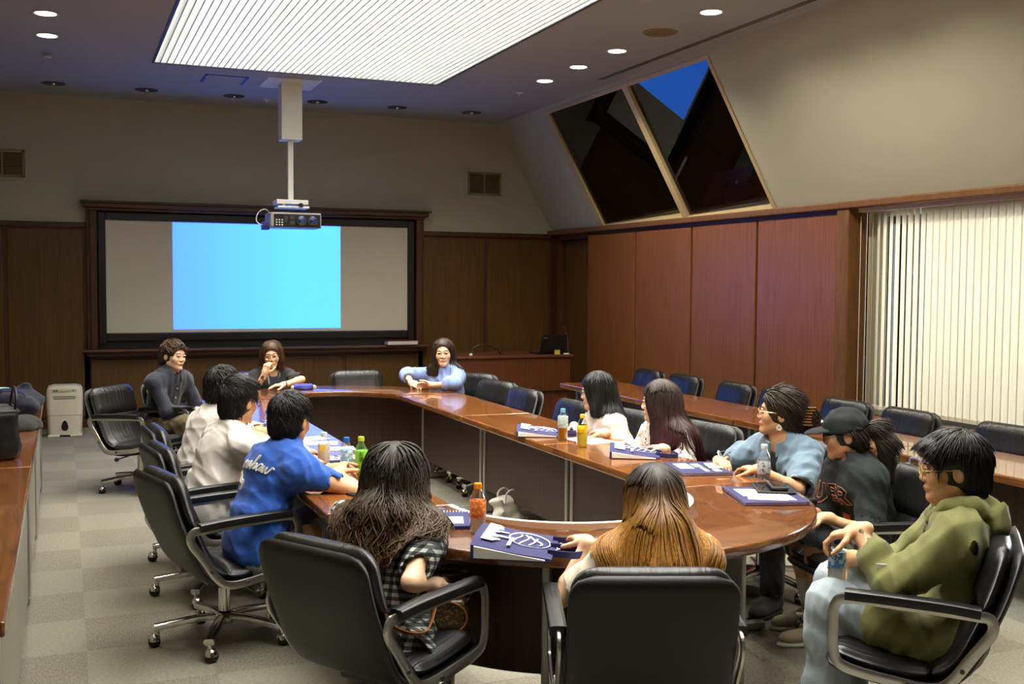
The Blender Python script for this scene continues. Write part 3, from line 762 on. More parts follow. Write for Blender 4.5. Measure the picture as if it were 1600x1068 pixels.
for k in range(28):
    a = 2 * PI * k / 28; r = .034; x = r * math.sin(a); z = -r * math.cos(a)
    if z > 0: z = z * 2.2 * (1 - .0 * abs(x)); x = x * (1 - min(1, (z / (r * 2.2))) ** 1.5 * .2)
    drop.append((x, z))
b = MB(); vs = [(x, -.1275, .10 + z) for x, z in drop] + [(x, -.118, .10 + z) for x, z in drop]; n = 28
b.add(vs, [tuple(range(n)), tuple(range(n, 2*n))[::-1]] + [(i, (i+1) % n, n+(i+1) % n, n+i) for i in range(n)])
b.build('water_window', M['black'], t)
t = thing('power_cord', 'thin white cord on the floor left of the dehumidifier', 'cord', (-.2, 12.55, 0))
MB().tube([(-.55, .2, .008), (-.3, .1, .006), (-.1, .02, .006), (.02, 0, .02)], .005, 8).build('cord_run', M['white_plastic'], t, smooth=True)
MB().box(-.6, .18, 0, -.54, .22, .03).build('plug', M['white_plastic'], t, bevel=.005)
# ---------------------------------------------------------------- sculpting kit for people, cloth and bags: smooth-union solids turned into one mesh
V = lambda *a: np.array(a, float)
def nrm(v): return v / (np.linalg.norm(v) + 1e-12)
class Field:
    """list of solids blended in order; ops: add (k smooth), sub, cutting half-spaces, surface ripple"""
    def __init__(s): s.P = []
    def cone(s, a, b, r1, r2=None, k=.02, op='add', flat=None):
        s.P.append(('cone', V(*a), V(*b), r1, r1 if r2 is None else r2, k, op)); return s
    def chain(s, pts, rs, k=.02, op='add'):
        for i in range(len(pts) - 1): s.cone(pts[i], pts[i+1], rs[i], rs[i+1], k, op)
        return s
    def ell(s, c, r, A=None, k=.02, op='add'):
        """A: 3x3 with rows = local axes"""
        s.P.append(('ell', V(*c), V(*r), np.eye(3) if A is None else np.array(A), 0, k, op)); return s
    def rbox(s, c, h, rad, A=None, k=.02, op='add'):
        s.P.append(('box', V(*c), V(*h), np.eye(3) if A is None else np.array(A), rad, k, op)); return s
    def plane(s, p, n, k=.004):
        """cut away the side n points to"""
        s.P.append(('plane', V(*p), nrm(V(*n)), 0, 0, k, 'cut')); return s
    def ripple(s, fn): s.P.append(('ripple', fn, 0, 0, 0, 0, 'rip')); return s
    def extend(s, o): s.P += o.P; return s
    def bounds(s):
        lo = V(9e9, 9e9, 9e9); hi = -lo
        for p in s.P:
            if p[6] != 'add': continue
            if p[0] == 'cone':
                r = max(p[3], p[4]); lo = np.minimum(lo, np.minimum(p[1], p[2]) - r); hi = np.maximum(hi, np.maximum(p[1], p[2]) + r)
            else:
                r = np.linalg.norm(p[2]) if p[0] == 'box' else p[2].max(); lo = np.minimum(lo, p[1] - r); hi = np.maximum(hi, p[1] + r)
        return lo - .02, hi + .02
    @staticmethod
    def prim(p, X):
        t = p[0]
        if t == 'cone':
            a, b, r1, r2 = p[1], p[2], p[3], p[4]; ab = b - a; L2 = ab @ ab + 1e-12
            h = np.clip(((X - a) @ ab) / L2, 0, 1)
            return np.linalg.norm(X - a - h[..., None] * ab, axis=-1) - (r1 + (r2 - r1) * h)
        if t == 'ell':
            q = (X - p[1]) @ p[3].T; k0 = np.linalg.norm(q / p[2], axis=-1); k1 = np.linalg.norm(q / (p[2] ** 2), axis=-1)
            return k0 * (k0 - 1) / (k1 + 1e-9)
        if t == 'box':
            q = np.abs((X - p[1]) @ p[3].T) - p[2] + p[4]
            return np.linalg.norm(np.maximum(q, 0), axis=-1) + np.minimum(q.max(-1), 0) - p[4]
        if t == 'plane': return (X - p[1]) @ p[2]
    @staticmethod
    def comb(d, e, k, op):
        if op == 'add':
            if k <= 0: return np.minimum(d, e)
            h = np.clip(.5 + .5 * (d - e) / k, 0, 1); return d + (e - d) * h - k * h * (1 - h)
        if op == 'sub': e = -e
        h = np.clip(.5 - .5 * (d - e) / k, 0, 1) if k > 0 else None
        return np.maximum(d, e) if h is None else d + (e - d) * h + k * h * (1 - h)
    def at(s, X):
        d = np.full(X.shape[:-1], 1e3)
        for p in s.P:
            if p[6] == 'rip': d = d + p[1](X)
            else: d = s.comb(d, s.prim(p, X), p[5], p[6])
        return d
    def grid(s, lo, hi, h):
        ax = [np.arange(lo[i], hi[i] + h, h) for i in range(3)]
        d = np.full([len(a) for a in ax], 1e3, np.float32)
        for p in s.P:
            if p[0] == 'ripple' or p[0] == 'plane':
                sl = (slice(None),) * 3
            else:
                if p[0] == 'cone': r = max(p[3], p[4]); l = np.minimum(p[1], p[2]) - r; u = np.maximum(p[1], p[2]) + r
                else:
                    r = np.linalg.norm(p[2]) if p[0] == 'box' else p[2].max(); l = p[1] - r; u = p[1] + r
                pad = p[5] + 2.5 * h + .012
                sl = tuple(slice(max(0, int(np.searchsorted(ax[i], l[i] - pad))), int(np.searchsorted(ax[i], u[i] + pad))) for i in range(3))
            sub = [ax[i][sl[i]] for i in range(3)]
            if min(len(q) for q in sub) == 0: continue
            if p[0] == 'ripple':
                m = np.abs(d) < .03
                idx = np.nonzero(m)
                X = np.stack([ax[i][idx[i]] for i in range(3)], -1)
                d[idx] = d[idx] + p[1](X); continue
            X = np.stack(np.meshgrid(*sub, indexing='ij'), -1)
            d[sl] = s.comb(d[sl], s.prim(p, X), p[5], p[6])
        return ax, d
    def surf(s, h=.006, lo=None, hi=None):
        if lo is None: lo, hi = s.bounds()
        ax, d = s.grid(np.array(lo), np.array(hi), h)
        return nets(ax, d)

def nets(ax, d):
    """surface nets: (vertices, quads)"""
    neg = d < 0
    n = np.zeros(tuple(k - 1 for k in d.shape), np.int8)
    cor = [(i, j, k) for i in (0, 1) for j in (0, 1) for k in (0, 1)]
    S = lambda A, c: A[c[0]:A.shape[0]-1+c[0], c[1]:A.shape[1]-1+c[1], c[2]:A.shape[2]-1+c[2]]
    for c in cor: n += S(neg, c)
    act = (n > 0) & (n < 8)
    I = np.nonzero(act)
    if len(I[0]) == 0: return np.zeros((0, 3)), np.zeros((0, 4), int)
    vals = {c: d[I[0]+c[0], I[1]+c[1], I[2]+c[2]] for c in cor}
    acc = np.zeros((len(I[0]), 3)); cnt = np.zeros(len(I[0]))
    for c in cor:
        for a in range(3):
            if c[a] == 0:
                c2 = list(c); c2[a] = 1; c2 = tuple(c2)
                v0, v1 = vals[c], vals[c2]; m = (v0 < 0) != (v1 < 0)
                t = np.where(m, v0 / np.where(m, v0 - v1, 1), 0)
                q = np.zeros((len(t), 3)); q[:] = c; q[:, a] = t
                acc[m] += q[m]; cnt[m] += 1
    p = acc / cnt[:, None]
    h = np.array([ax[i][1] - ax[i][0] for i in range(3)]); o = np.array([ax[i][0] for i in range(3)])
    v = o + (np.stack(I, 1) + p) * h
    idx = np.full(act.shape, -1, np.int64); idx[I] = np.arange(len(I[0]))
    Q = []
    for a in range(3):
        b, c = (a + 1) % 3, (a + 2) % 3
        s0 = [slice(None)] * 3; s1 = [slice(None)] * 3
        s0[a] = slice(0, -1); s1[a] = slice(1, None)
        for x in (b, c): s0[x] = slice(1, -1); s1[x] = slice(1, -1)
        A, B = neg[tuple(s0)], neg[tuple(s1)]
        E = np.nonzero(A != B)
        if len(E[0]) == 0: continue
        g = np.stack(E, 1); g[:, b] += 1; g[:, c] += 1
        flip = A[E]
        def cell(db, dc):
            q = g.copy(); q[:, b] += db; q[:, c] += dc; return idx[q[:, 0], q[:, 1], q[:, 2]]
        q = np.stack([cell(-1, -1), cell(0, -1), cell(0, 0), cell(-1, 0)], 1)
        q[~flip] = q[~flip][:, ::-1]
        Q.append(q)
    Q = np.concatenate(Q); Q = Q[(Q >= 0).all(1)]
    return v, Q

def relax(v, q, it=1, w=.5):
    for _ in range(it):
        acc = np.zeros_like(v); cnt = np.zeros(len(v))
        for i in range(4):
            for j in ((i+1) % 4, (i+3) % 4):
                np.add.at(acc, q[:, i], v[q[:, j]]); np.add.at(cnt, q[:, i], 1)
        m = cnt > 0; v = v.copy(); v[m] = v[m] * (1 - w) + w * acc[m] / cnt[m][:, None]
    return v

def np_mesh(name, v, q, mats, mi=None, smooth=True):
    me = bpy.data.meshes.new(name)
    nq = len(q); me.vertices.add(len(v)); me.vertices.foreach_set('co', np.asarray(v, np.float32).ravel())
    me.loops.add(nq * 4); me.loops.foreach_set('vertex_index', np.asarray(q, np.int32).ravel())
    me.polygons.add(nq); me.polygons.foreach_set('loop_start', np.arange(nq, dtype=np.int32) * 4)
    for mm in (mats if isinstance(mats, (list, tuple)) else [mats]): me.materials.append(mm)
    me.update(calc_edges=True)
    if smooth: me.polygons.foreach_set('use_smooth', np.ones(nq, bool))
    if mi is not None: me.polygons.foreach_set('material_index', np.asarray(mi, np.int32))
    me.validate()
    return me
def field_obj(name, F, m, parent=None, h=.006, it=1, origin=None, mi=None):
    v, q = F.surf(h); v = relax(v, q, it)
    if mi is not None: mi = mi(v[q].mean(1))
    if origin is not None: v = v - origin
    return link(name, np_mesh(name, v, q, m, mi), parent)
def ripples(amp, freq, seed, stretch=(1, 1, 1), A=None, sharp=False):
    r = np.random.RandomState(seed); K = r.randn(6, 3) * np.array(stretch) * freq; ph = r.rand(6) * 6.28; K2 = r.randn(3, 3) * freq * .5; p2 = r.rand(3) * 6.28
    def fn(X):
        X = X if A is None else X @ np.array(A).T
        wv = np.sin(X @ K2.T + p2) * .9
        s_ = np.zeros(X.shape[:-1])
        for i in range(6): 
            t = np.sin(X @ K[i] + ph[i] + wv[..., i % 3])
            s_ = s_ + ((1 - np.abs(t)) * 2 - 1 if sharp else t)
        return s_ * (amp / 2.4)
    return fn
# ---------------------------------------------------------------- people: skeleton
def dirv(a): return V(math.cos(R_(a)), math.sin(R_(a)), 0)
UP = V(0, 0, 1)
def rot(v, ax, deg):
    ax = nrm(ax); t = R_(deg); return v * math.cos(t) + np.cross(ax, v) * math.sin(t) + ax * (ax @ v) * (1 - math.cos(t))
def ik(S, W, l1, l2, hint):
    d = W - S; L = np.linalg.norm(d)
    if L > (l1 + l2) * .995: W = S + d / L * (l1 + l2) * .995; d = W - S; L = np.linalg.norm(d)
    u = d / L; a = (l1*l1 - l2*l2 + L*L) / (2*L); hgt = math.sqrt(max(l1*l1 - a*a, 1e-6))
    p = hint - u * (hint @ u); return S + u * a + nrm(p) * hgt, W
class Sk: pass
def skeleton(pel, yaw, lean=(5, 10), twist=0, side=0, head=(0, 0, 0), S=1.0, fem=False, hipz=.465, arms=None, legs=None, neck=15, nlen=.08, sh=None, hs=1.0):
    """pel (x,y); yaw facing; lean lower/upper torso; head (world yaw, pitch down, roll); arms: 2 of dict(w=wrist xyz, e=elbow hint, d=hand dir, n=palm normal, c=curl); legs: 2 of (yaw offset, knee z, shank lean, ankle z)"""
    k = Sk(); k.S = S; k.fem = fem; k.yaw = yaw; k.hs = hs
    f = dirv(yaw); l = np.cross(UP, f); fu = dirv(yaw + twist); lu = np.cross(UP, fu)
    k.f, k.l, k.fu, k.lu0 = f, l, fu, lu
    k.P = V(pel[0], pel[1], hipz)
    sd = math.sin(R_(side))
    D = lambda ff, a: nrm(UP * math.cos(R_(a)) + ff * math.sin(R_(a)) + l * sd)
    k.d1, k.d2 = D(f, lean[0]), D(fu, lean[1])
    k.mid = k.P + k.d1 * .205 * S; k.N = k.mid + k.d2 * .25 * S
    k.lu = nrm(lu - k.d2 * (lu @ k.d2)); k.ff = np.cross(k.lu, k.d2)
    sw = sh or (.150 if fem else .175)
    k.sh = [k.N - k.d2 * .065 * S + k.lu * s * sw * S + k.ff * .01 for s in (1, -1)]   # left, right
    hf = dirv(head[0]); hl = np.cross(UP, hf); hf = rot(hf, hl, head[1]); hu = np.cross(hf, hl)
    hl = rot(hl, hf, head[2]); hu = rot(hu, hf, head[2])
    k.hf, k.hl, k.hu = hf, hl, hu
    k.J = k.N + D(fu, neck) * nlen * S
    k.H = k.J + hu * .078 * S * hs + hf * .016 * S
    k.HA = np.stack([hf, hl, hu])
    k.el, k.wr, k.hd, k.hn, k.curl = [], [], [], [], []
    arms = arms or [{}, {}]
    for i, s in enumerate((1, -1)):
        a = arms[i]
        w_ = V(*a['w']) if 'w' in a else k.P + f * .30 * S + l * s * .12 + UP * .10
        e = V(*a['e']) if 'e' in a else -UP + l * s * .5 - f * .3
        E_, W_ = ik(k.sh[i], w_, .265 * S, .235 * S, e)
        k.el.append(E_); k.wr.append(W_)
        hd = nrm(V(*a['d'])) if 'd' in a else nrm(W_ - E_)
        n = V(*a['n']) if 'n' in a else -UP
        n = nrm(n - hd * (n @ hd)); k.hd.append(hd); k.hn.append(n); k.curl.append(a.get('c', .35))
    k.hip, k.kn, k.an = [], [], []
    legs = legs or [(8, .50, 0, .09), (-8, .50, 0, .09)]
    for i, s in enumerate((1, -1)):
        lg = legs[i]; h = k.P + l * s * .085 * S - UP * .02; ld = dirv(yaw + lg[0])
        dz = lg[1] - h[2]; L = .41 * S; kn = h + ld * math.sqrt(L*L - dz*dz) + UP * dz
        L2 = kn[2] - lg[3]; an = kn - UP * L2 + ld * math.tan(R_(lg[2])) * L2
        k.hip.append(h); k.kn.append(kn); k.an.append(an)
    return k
# ---------------------------------------------------------------- people: poses
POSE = {}
POSE['man'] = dict(pel=(.73, 9.44), yaw=-48, lean=(8, 18), head=(-52, 2, -4), S=.98, hipz=.445, arms=[dict(w=(1.16, 9.30, .60), c=.5), dict(w=(.98, 9.10, .60), c=.5)])
POSE['cardigan'] = dict(hipz=.43, pel=(1.73, 10.06), yaw=272, lean=(12, 20), head=(258, 6, 4), S=.94, fem=True, arms=[dict(w=(1.78, 9.60, .74), e=(.8, .1, .1), n=(0, 0, -1), d=(-1, -.15, -.05), c=.3), dict(w=(1.63, 9.70, .835), e=(-.5, -.2, -1), d=(.25, -.1, 1), n=(.6, .7, 0), c=1.25)])
POSE['blouse'] = dict(hipz=.44, pel=(3.25, 9.36), yaw=214, lean=(8, 14), head=(247, 2, 3), S=.96, fem=True, arms=[dict(w=(2.99, 9.14, .74), e=(.7, -.6, .1), d=(-.6, .55, 0), n=(-.5, -.5, -.3), c=.75), dict(w=(2.88, 9.36, .74), e=(-.3, .6, .1), d=(.1, -.9, 0), n=(.6, .1, -.5), c=.75)])
POSE['bob'] = dict(hipz=.43, pel=(3.30, 6.16), yaw=186, lean=(12, 24), head=(146, 8, 0), S=.92, fem=True, twist=-8, arms=[dict(w=(3.06, 5.93, .735), e=(.4, -.5, -1), d=(-.25, 1, 0), c=.6), dict(w=(3.02, 6.28, .735), e=(0, .6, -1), d=(-.2, -1, 0), c=.6)])
POSE['burgundy'] = dict(hipz=.43, pel=(3.31, 5.43), yaw=188, lean=(12, 22), head=(142, 4, 0), S=.93, fem=True, arms=[dict(w=(3.07, 5.24, .735), e=(.4, -.5, -1), d=(-.25, 1, 0), c=.6), dict(w=(3.02, 5.55, .735), e=(0, .6, -1), d=(-.2, -1, 0), c=.6)])
POSE['denim'] = dict(hipz=.43, pel=(3.58, 4.70), yaw=196, lean=(12, 24), head=(144, -4, 0), S=.95, fem=True, arms=[dict(w=(3.16, 4.47, .735), e=(.6, -.6, -.7), d=(-.35, 1, 0), c=.6), dict(w=(3.12, 4.76, .735), e=(-.2, .8, -.4), d=(-.2, -1, 0), c=.6)])
POSE['cap'] = dict(hipz=.42, pel=(3.52, 4.05), yaw=168, lean=(10, 20), head=(140, 8, 0), S=.90, fem=True, arms=[dict(w=(3.16, 3.96, .60), d=(-.8, .5, -.1), c=.6), dict(w=(3.16, 4.12, .60), d=(-.8, -.3, -.1), c=.6)], legs=[(4, .52, -4, .10), (-6, .50, -14, .10)])
POSE['green'] = dict(pel=(2.865, 2.915), yaw=138, lean=(-12, 3), head=(142, 6, 0), S=1.0, hipz=.405, neck=0, arms=[dict(w=(2.575, 3.045, .785), e=(0, -.9, -.7), d=(-.6, .65, -.28), n=(.1, -.2, -1), c=.9), dict(w=(2.66, 3.20, .64), e=(.8, .3, -.6), d=(-.95, -.2, 0), n=(-.2, -.9, 0), c=.8)], legs=[(4, .52, 2, .10), (-12, .52, -6, .10)])
POSE['blue'] = dict(hipz=.425, pel=(.79, 4.98), yaw=18, lean=(12, 24), head=(46, 10, 0), S=1.0, arms=[dict(w=(1.18, 5.16, .74), e=(-.2, 1, .1), d=(.4, -.8, .1), n=(.6, .2, -.6), c=.9), dict(w=(1.17, 4.98, .75), e=(-.5, -1, .0), d=(.3, .8, .3), n=(.2, -.3, -1), c=.9)])
POSE['white_near'] = dict(hipz=.43, pel=(.67, 5.80), yaw=16, lean=(12, 24), head=(38, 8, 0), S=1.0, arms=[dict(w=(1.12, 6.0, .74), e=(-.2, 1, .1), d=(.7, -.5, 0), c=.5), dict(w=(1.14, 5.72, .74), e=(.1, -1, .1), d=(.6, .5, 0), c=.5)])
POSE['white_far'] = dict(hipz=.43, pel=(.69, 6.50), yaw=20, lean=(12, 24), head=(40, 6, 0), S=1.0, arms=[dict(w=(1.14, 6.72, .74), e=(-.2, 1, .1), d=(.7, -.5, 0), c=.5), dict(w=(1.14, 6.42, .74), e=(.1, -1, .1), d=(.6, .5, 0), c=.5)])
POSE['check'] = dict(hipz=.40, pel=(.98, 3.64), yaw=50, lean=(16, 28), head=(62, 10, 0), S=.94, fem=True, arms=[dict(w=(1.14, 3.95, .74), e=(-1, .2, .1), d=(.9, .3, 0), c=.5), dict(w=(1.20, 3.62, .58), e=(-.5, -1, -.8), d=(.4, .8, 0), c=.4)])
POSE['blonde'] = dict(hipz=.39, pel=(1.79, 3.04), yaw=68, lean=(18, 30), head=(80, 12, 0), S=.92, fem=True, arms=[dict(w=(1.68, 3.38, .745), e=(-.6, -.2, -1), d=(.1, 1, 0), c=.3), dict(w=(2.0, 3.27, .70), e=(.4, -.6, -1), d=(-.3, 1, 0), c=.3)])
# ---------------------------------------------------------------- people: bodies
M['lip'] = simple('lips', srgb(196, 116, 98), .45)
M['eye_white'] = simple('eye white', srgb(196, 188, 178), .3)
M['iris'] = simple('dark iris', srgb(30, 20, 14), .15)
def hand_prims(F, W, d, n, side, curl, S, k=.008):
    """W wrist, d towards the fingers, n palm normal, side 1 left / -1 right"""
    t = nrm(np.cross(n, d)) * side * -1.0       # towards the thumb
    A = np.stack([d, t, n])
    F.cone(W - d * .03 * S, W + d * .02 * S, .026 * S, .026 * S, k=.02)
    F.rbox(W + d * .048 * S, V(.046, .037, .0135) * S, .012 * S, A, k=.014)
    F.ell(W + d * .028 * S + t * .02 * S + n * .006, V(.032, .018, .015) * S, A, k=.012)
    for j, (to, ln, r) in enumerate(((.028, .078, .0088), (.0095, .086, .0090), (-.0095, .080, .0086), (-.027, .062, .0076))):
        p = W + d * (.086 - (.006 if j in (0, 3) else 0)) * S + t * to * S; a = 0
        fd = nrm(d + t * to * 1.6)
        for m, (fr, rr) in enumerate(((.46, 1.0), (.30, .92), (.24, .84))):
            a += curl * (38, 52, 38)[m] + (j - 1.5) * curl * 5
            q = p + (fd * math.cos(R_(a)) + n * math.sin(R_(a))) * ln * fr * S
            F.cone(p, q, r * rr * S, r * rr * .92 * S, k=.004 if m else .008); p = q
    p = W + d * .022 * S + t * .030 * S + n * .006 * S
    td = nrm(d * .62 + t * .72 + n * (.25 + .35 * curl))
    for m, (ln, r) in enumerate(((.040, .0125), (.032, .0105), (.024, .0092))):
        q = p + td * ln * S; F.cone(p, q, r * S, r * .92 * S, k=.008 if m == 0 else .004); p = q
        td = nrm(td + d * .35 - t * .25 * curl + n * .1 * curl)

def torso_prims(F, k, inf=0.0, kk=.05, bust=None):
    S = k.S; f, l = k.f, k.l
    A1 = np.stack([np.cross(l, k.d1), l, k.d1]); A2 = np.stack([k.ff, k.lu, k.d2])
    w_ = .155 if k.fem else .165
    F.ell(k.P + UP * .015, V(.118, w_ + .012, .105) * S + inf, A1, k=kk)
    F.ell(k.mid - k.d1 * .02 * S, V(.098, w_ - .022, .15) * S + inf, A1, k=kk)
    F.ell(k.mid * .40 + k.N * .60 - k.ff * .005, V(.103, w_ - .008, .145) * S + inf, A2, k=kk)
    F.cone(k.sh[0], k.sh[1], .052 * S + inf, .052 * S + inf, k=kk)
    for i in (0, 1): F.cone(k.N + k.d2 * .012 * S, k.sh[i] + k.d2 * .012 * S, .046 * S + inf, .040 * S + inf, k=kk)
    if k.fem if bust is None else bust:
        for s in (1, -1): F.ell(k.mid * .45 + k.N * .55 + k.ff * .082 * S + k.lu * s * .068 * S, V(.048, .058, .055) * S + inf, A2, k=.04)
    return F
def head_prims(F, k, hs):
    H, A = k.H, k.HA
    L = lambda x, y, z: H + (A[0] * x + A[1] * y + A[2] * z) * hs
    E = lambda c, r, kk=.02, op='add': F.ell(L(*c), V(*r) * hs, A, k=kk, op=op)
    C = lambda a, b, r1, r2, kk=.01, op='add': F.cone(L(*a), L(*b), r1 * hs, r2 * hs, k=kk, op=op)
    E((-.010, 0, .028), (.094, .074, .086))
    E((.032, 0, -.030), (.056, .058, .082), .03)
    for s in (1, -1): C((.0, s * .046, -.058), (.066, s * .010, -.096), .024, .019, .025)
    E((.076, 0, -.098), (.016, .018, .015), .02)
    for s in (1, -1): E((.060, s * .038, -.028), (.024, .024, .024), .025)
    C((.080, -.030, .022), (.080, .030, .022), .011, .011, .02)
    for s in (1, -1): E((.096, s * .032, .002), (.016, .019, .012), .014, 'sub')
    C((.086, 0, .012), (.104, 0, -.028), .006, .0092, .014)
    for s in (1, -1): E((.097, s * .012, -.034), (.010, .008, .008), .008)
    E((.086, 0, -.062), (.013, .026, .013), .015)
    E((.0925, 0, -.060), (.009, .019, .0048), .004); E((.0910, 0, -.0695), (.009, .016, .0055), .004)
    C((.104, -.02, -.065), (.104, .02, -.065), .0012, .0012, .003, 'sub')
    for s in (1, -1):
        C((.088, s * .045, .010), (.0935, s * .020, .0095), .0055, .0050, .004)      # lids
        E((-.012, s * .079, -.010), (.021, .008, .032), .012); E((-.008, s * .088, -.008), (.011, .005, .019), .006, 'sub')
    F.cone(k.N - k.d2 * .02, k.J * .4 + L(-.012, 0, -.045) * .6, .056 * hs * (.9 if k.fem else 1.0), .050 * hs * (.88 if k.fem else 1.0), k=.03)
def arm_prims(F, k, kk=.02):
    S = k.S; q = .88 if k.fem else 1.0
    for i in (0, 1):
        m = k.el[i] * .75 + k.wr[i] * .25
        F.chain([k.sh[i], k.sh[i] * .5 + k.el[i] * .5, k.el[i]], [.047 * S * q, .043 * S * q, .036 * S * q], k=kk)
        F.chain([k.el[i], m, k.wr[i]], [.036 * S * q, .038 * S * q, .0255 * S * q], k=kk)
        hand_prims(F, k.wr[i], k.hd[i], k.hn[i], 1 if i == 0 else -1, k.curl[i], S * (.93 if k.fem else 1.0))
def leg_prims(F, k, inf=0.0, kk=.03, to=1.0, cuff=0.0):
    S = k.S
    for i in (0, 1):
        F.chain([k.hip[i], k.hip[i] * .5 + k.kn[i] * .5, k.kn[i]], [.076 * S + inf, .070 * S + inf, .054 * S + inf], k=kk)
        if to > 0:
            e = k.kn[i] * (1 - to) + k.an[i] * to; c = k.kn[i] * .7 + k.an[i] * .3
            F.chain([k.kn[i], c, e], [.054 * S + inf, .053 * S + inf, (.036 * S + inf + cuff)], k=kk)
def person(name_key, label, skin, hfine=.004, shoes=None):
    k = skeleton(**POSE[name_key]); hs = k.S * (1.05 if k.fem else 1.0)
    F = Field(); torso_prims(F, k); arm_prims(F, k); leg_prims(F, k)
    for i in (0, 1):
        ld = nrm(k.kn[i] - k.hip[i]); ld = nrm(V(ld[0], ld[1], 0)); F.cone(k.an[i] - ld * .03 - UP * .02, k.an[i] + ld * .13 - UP * .055, .032, .026, k=.03)
    head_prims(F, k, hs)
    o = V(k.P[0], k.P[1], 0)
    v, q = F.surf(.011); v = relax(v, q, 1)
    boxes = [(k.H - .155, k.H + .155)]
    for i in (0, 1):
        c = k.wr[i] + k.hd[i] * .07; boxes.append((c - .125, c + .125))
    keep = np.ones(len(q), bool)
    for lo, hi in boxes:
        ins = ((v > lo + .012) & (v < hi - .012)).all(1); keep &= ~ins[q].all(1)
    VV, QQ = [v], [q[keep]]; n0 = len(v)
    for j, (lo, hi) in enumerate(boxes):
        a, b = F.surf(hfine if j == 0 else max(.0034, hfine * .9), lo, hi); 
        if len(a) == 0: continue
        a = relax(a, b, 1, .4)
        VV.append(a); QQ.append(b + n0); n0 += len(a)
    v = np.concatenate(VV); q = np.concatenate(QQ)
    lc = (v[q].mean(1) - k.H) @ k.HA.T / hs
    lips = (((lc - V(.095, 0, -.065)) / V(.02, .0185, .0095)) ** 2).sum(1) < 1
    ob = link('person', np_mesh('person', v - o, q, [skin, M['lip']], lips.astype(int)))
    ob.location = o; tag(ob, label, 'person')
    L = lambda x, y, z: k.H + (k.HA[0] * x + k.HA[1] * y + k.HA[2] * z) * hs - o
    k.L, k.o, k.hs2, k.ob = L, o, hs, ob
    Rm = Matrix([list(k.HA[:, i]) for i in range(3)]).to_4x4()
    k.M = lambda x, y, z: Matrix.Translation(Vector(L(x, y, z))) @ Rm @ Matrix.Scale(hs, 4)
    for s in (1, -1):
        e = MB(); e.lathe([(0, -.0115)] + [(.0115 * math.sin(R_(a)), -.0115 * math.cos(R_(a))) for a in range(20, 180, 20)] + [(0, .0115)], n=14)
        e.xform(k.M(.0815, s * .0315, .001)); eo = e.build('eye', M['eye_white'], ob, smooth=True)
        MB().lathe([(0, .0012), (.0045, .0008), (.0056, -.001)], n=12).xform(k.M(.0925, s * .0312, .001) @ Matrix.Rotation(R_(90), 4, 'Y')).build('iris', M['iris'], eo, smooth=True)
    return k
def brows(k, m, thick=.0032):
    for s in (1, -1):
        MB().tube([Vector(k.L(*p)) for p in ((.0925, s * .014, .0225), (.0925, s * .030, .0265), (.081, s * .047, .021))], [thick, thick, thick * .5], 6).build('eyebrow', m, k.ob, smooth=True)
def put(k, name, F, m, h=.006, it=1, mi=None):
    return field_obj(name, F, m, k.ob, h, it, k.o, mi)
def sleeves(F, k, t, r0, r1, fore=False, kk=.03, hollow=.012, puff=None):
    """short (t along the upper arm) or long (t along the forearm) sleeves, cut square and hollow at the cuff"""
    for i in (0, 1):
        s, e, w_ = k.sh[i], k.el[i], k.wr[i]
        if not fore:
            c = s + (e - s) * t
            if puff: F.chain([s, s * .5 + c * .5, c], [r0, puff, r1], k=kk)
            else: F.chain([s, c], [r0, r1], k=kk)
            ax = nrm(e - s)
        else:
            c = e + (w_ - e) * t
            F.chain([s, e], [r0, (r0 + r1) * .5 + .004], k=kk)
            if puff: F.chain([e, e * .4 + c * .6, c], [(r0 + r1) * .5 + .004, puff, r1], k=kk)
            else: F.chain([e, c], [(r0 + r1) * .5 + .004, r1], k=kk)
            ax = nrm(w_ - e)
        b = nrm(np.cross(ax, UP)); A = np.stack([ax, b, np.cross(ax, b)])
        hl_ = (max(r0, r1, puff or 0) + .012) * .5; F.rbox(c + ax * (hl_ + .001), V(hl_, r1 + .022, r1 + .022), .002, A, k=.003, op='sub')
        if hollow: F.cone(c - ax * .035, c + ax * .02, r1 - hollow, r1 - hollow * .6, k=.004, op='sub')
def neckhole(F, k, r=.068, fwd=.018, up=.045, k_=.008):
    F.ell(k.N + k.d2 * up * k.S + k.ff * fwd, V(r * 1.05, r * 1.05, r * .95) * k.S, np.stack([k.ff, k.lu, k.d2]), k=k_, op='sub')
def shoe_pair(k, m, sole_m, label=None, lace=None):
    for i in (0, 1):
        ld = k.kn[i] - k.hip[i]; ld = nrm(V(ld[0], ld[1], 0)); ll = np.cross(UP, ld); A = np.stack([ld, ll, UP])
        a = k.an[i]; g = V(a[0], a[1], 0)
        F = Field().ell(g + ld * .02 + UP * .055, (.075, .045, .055), A, k=.02).ell(g + ld * .115 + UP * .038, (.085, .044, .036), A, k=.03).cone(g - ld * .035 + UP * .05, g - ld * .02 + UP * .10, .038, .040, k=.02).plane(g + UP * .018, -UP)
        s = put(k, 'shoe', F, m, .005)
        F = Field().ell(g + ld * .06 + UP * .012, (.150, .050, .03), A).plane(g + UP * .024, UP).plane(g + UP * .001, -UP)
        so = put(k, 'sole', F, sole_m, .005); so.parent = s
        for j in range(4):
            c = g + ld * (.06 + j * .024) + UP * (.088 - j * .011)
            if lace: MB().tube([Vector(c + ll * x - UP * abs(x) * .35 - k.o) for x in (-.028, 0, .028)], .0035, 6).build('lace', lace, s, smooth=True)
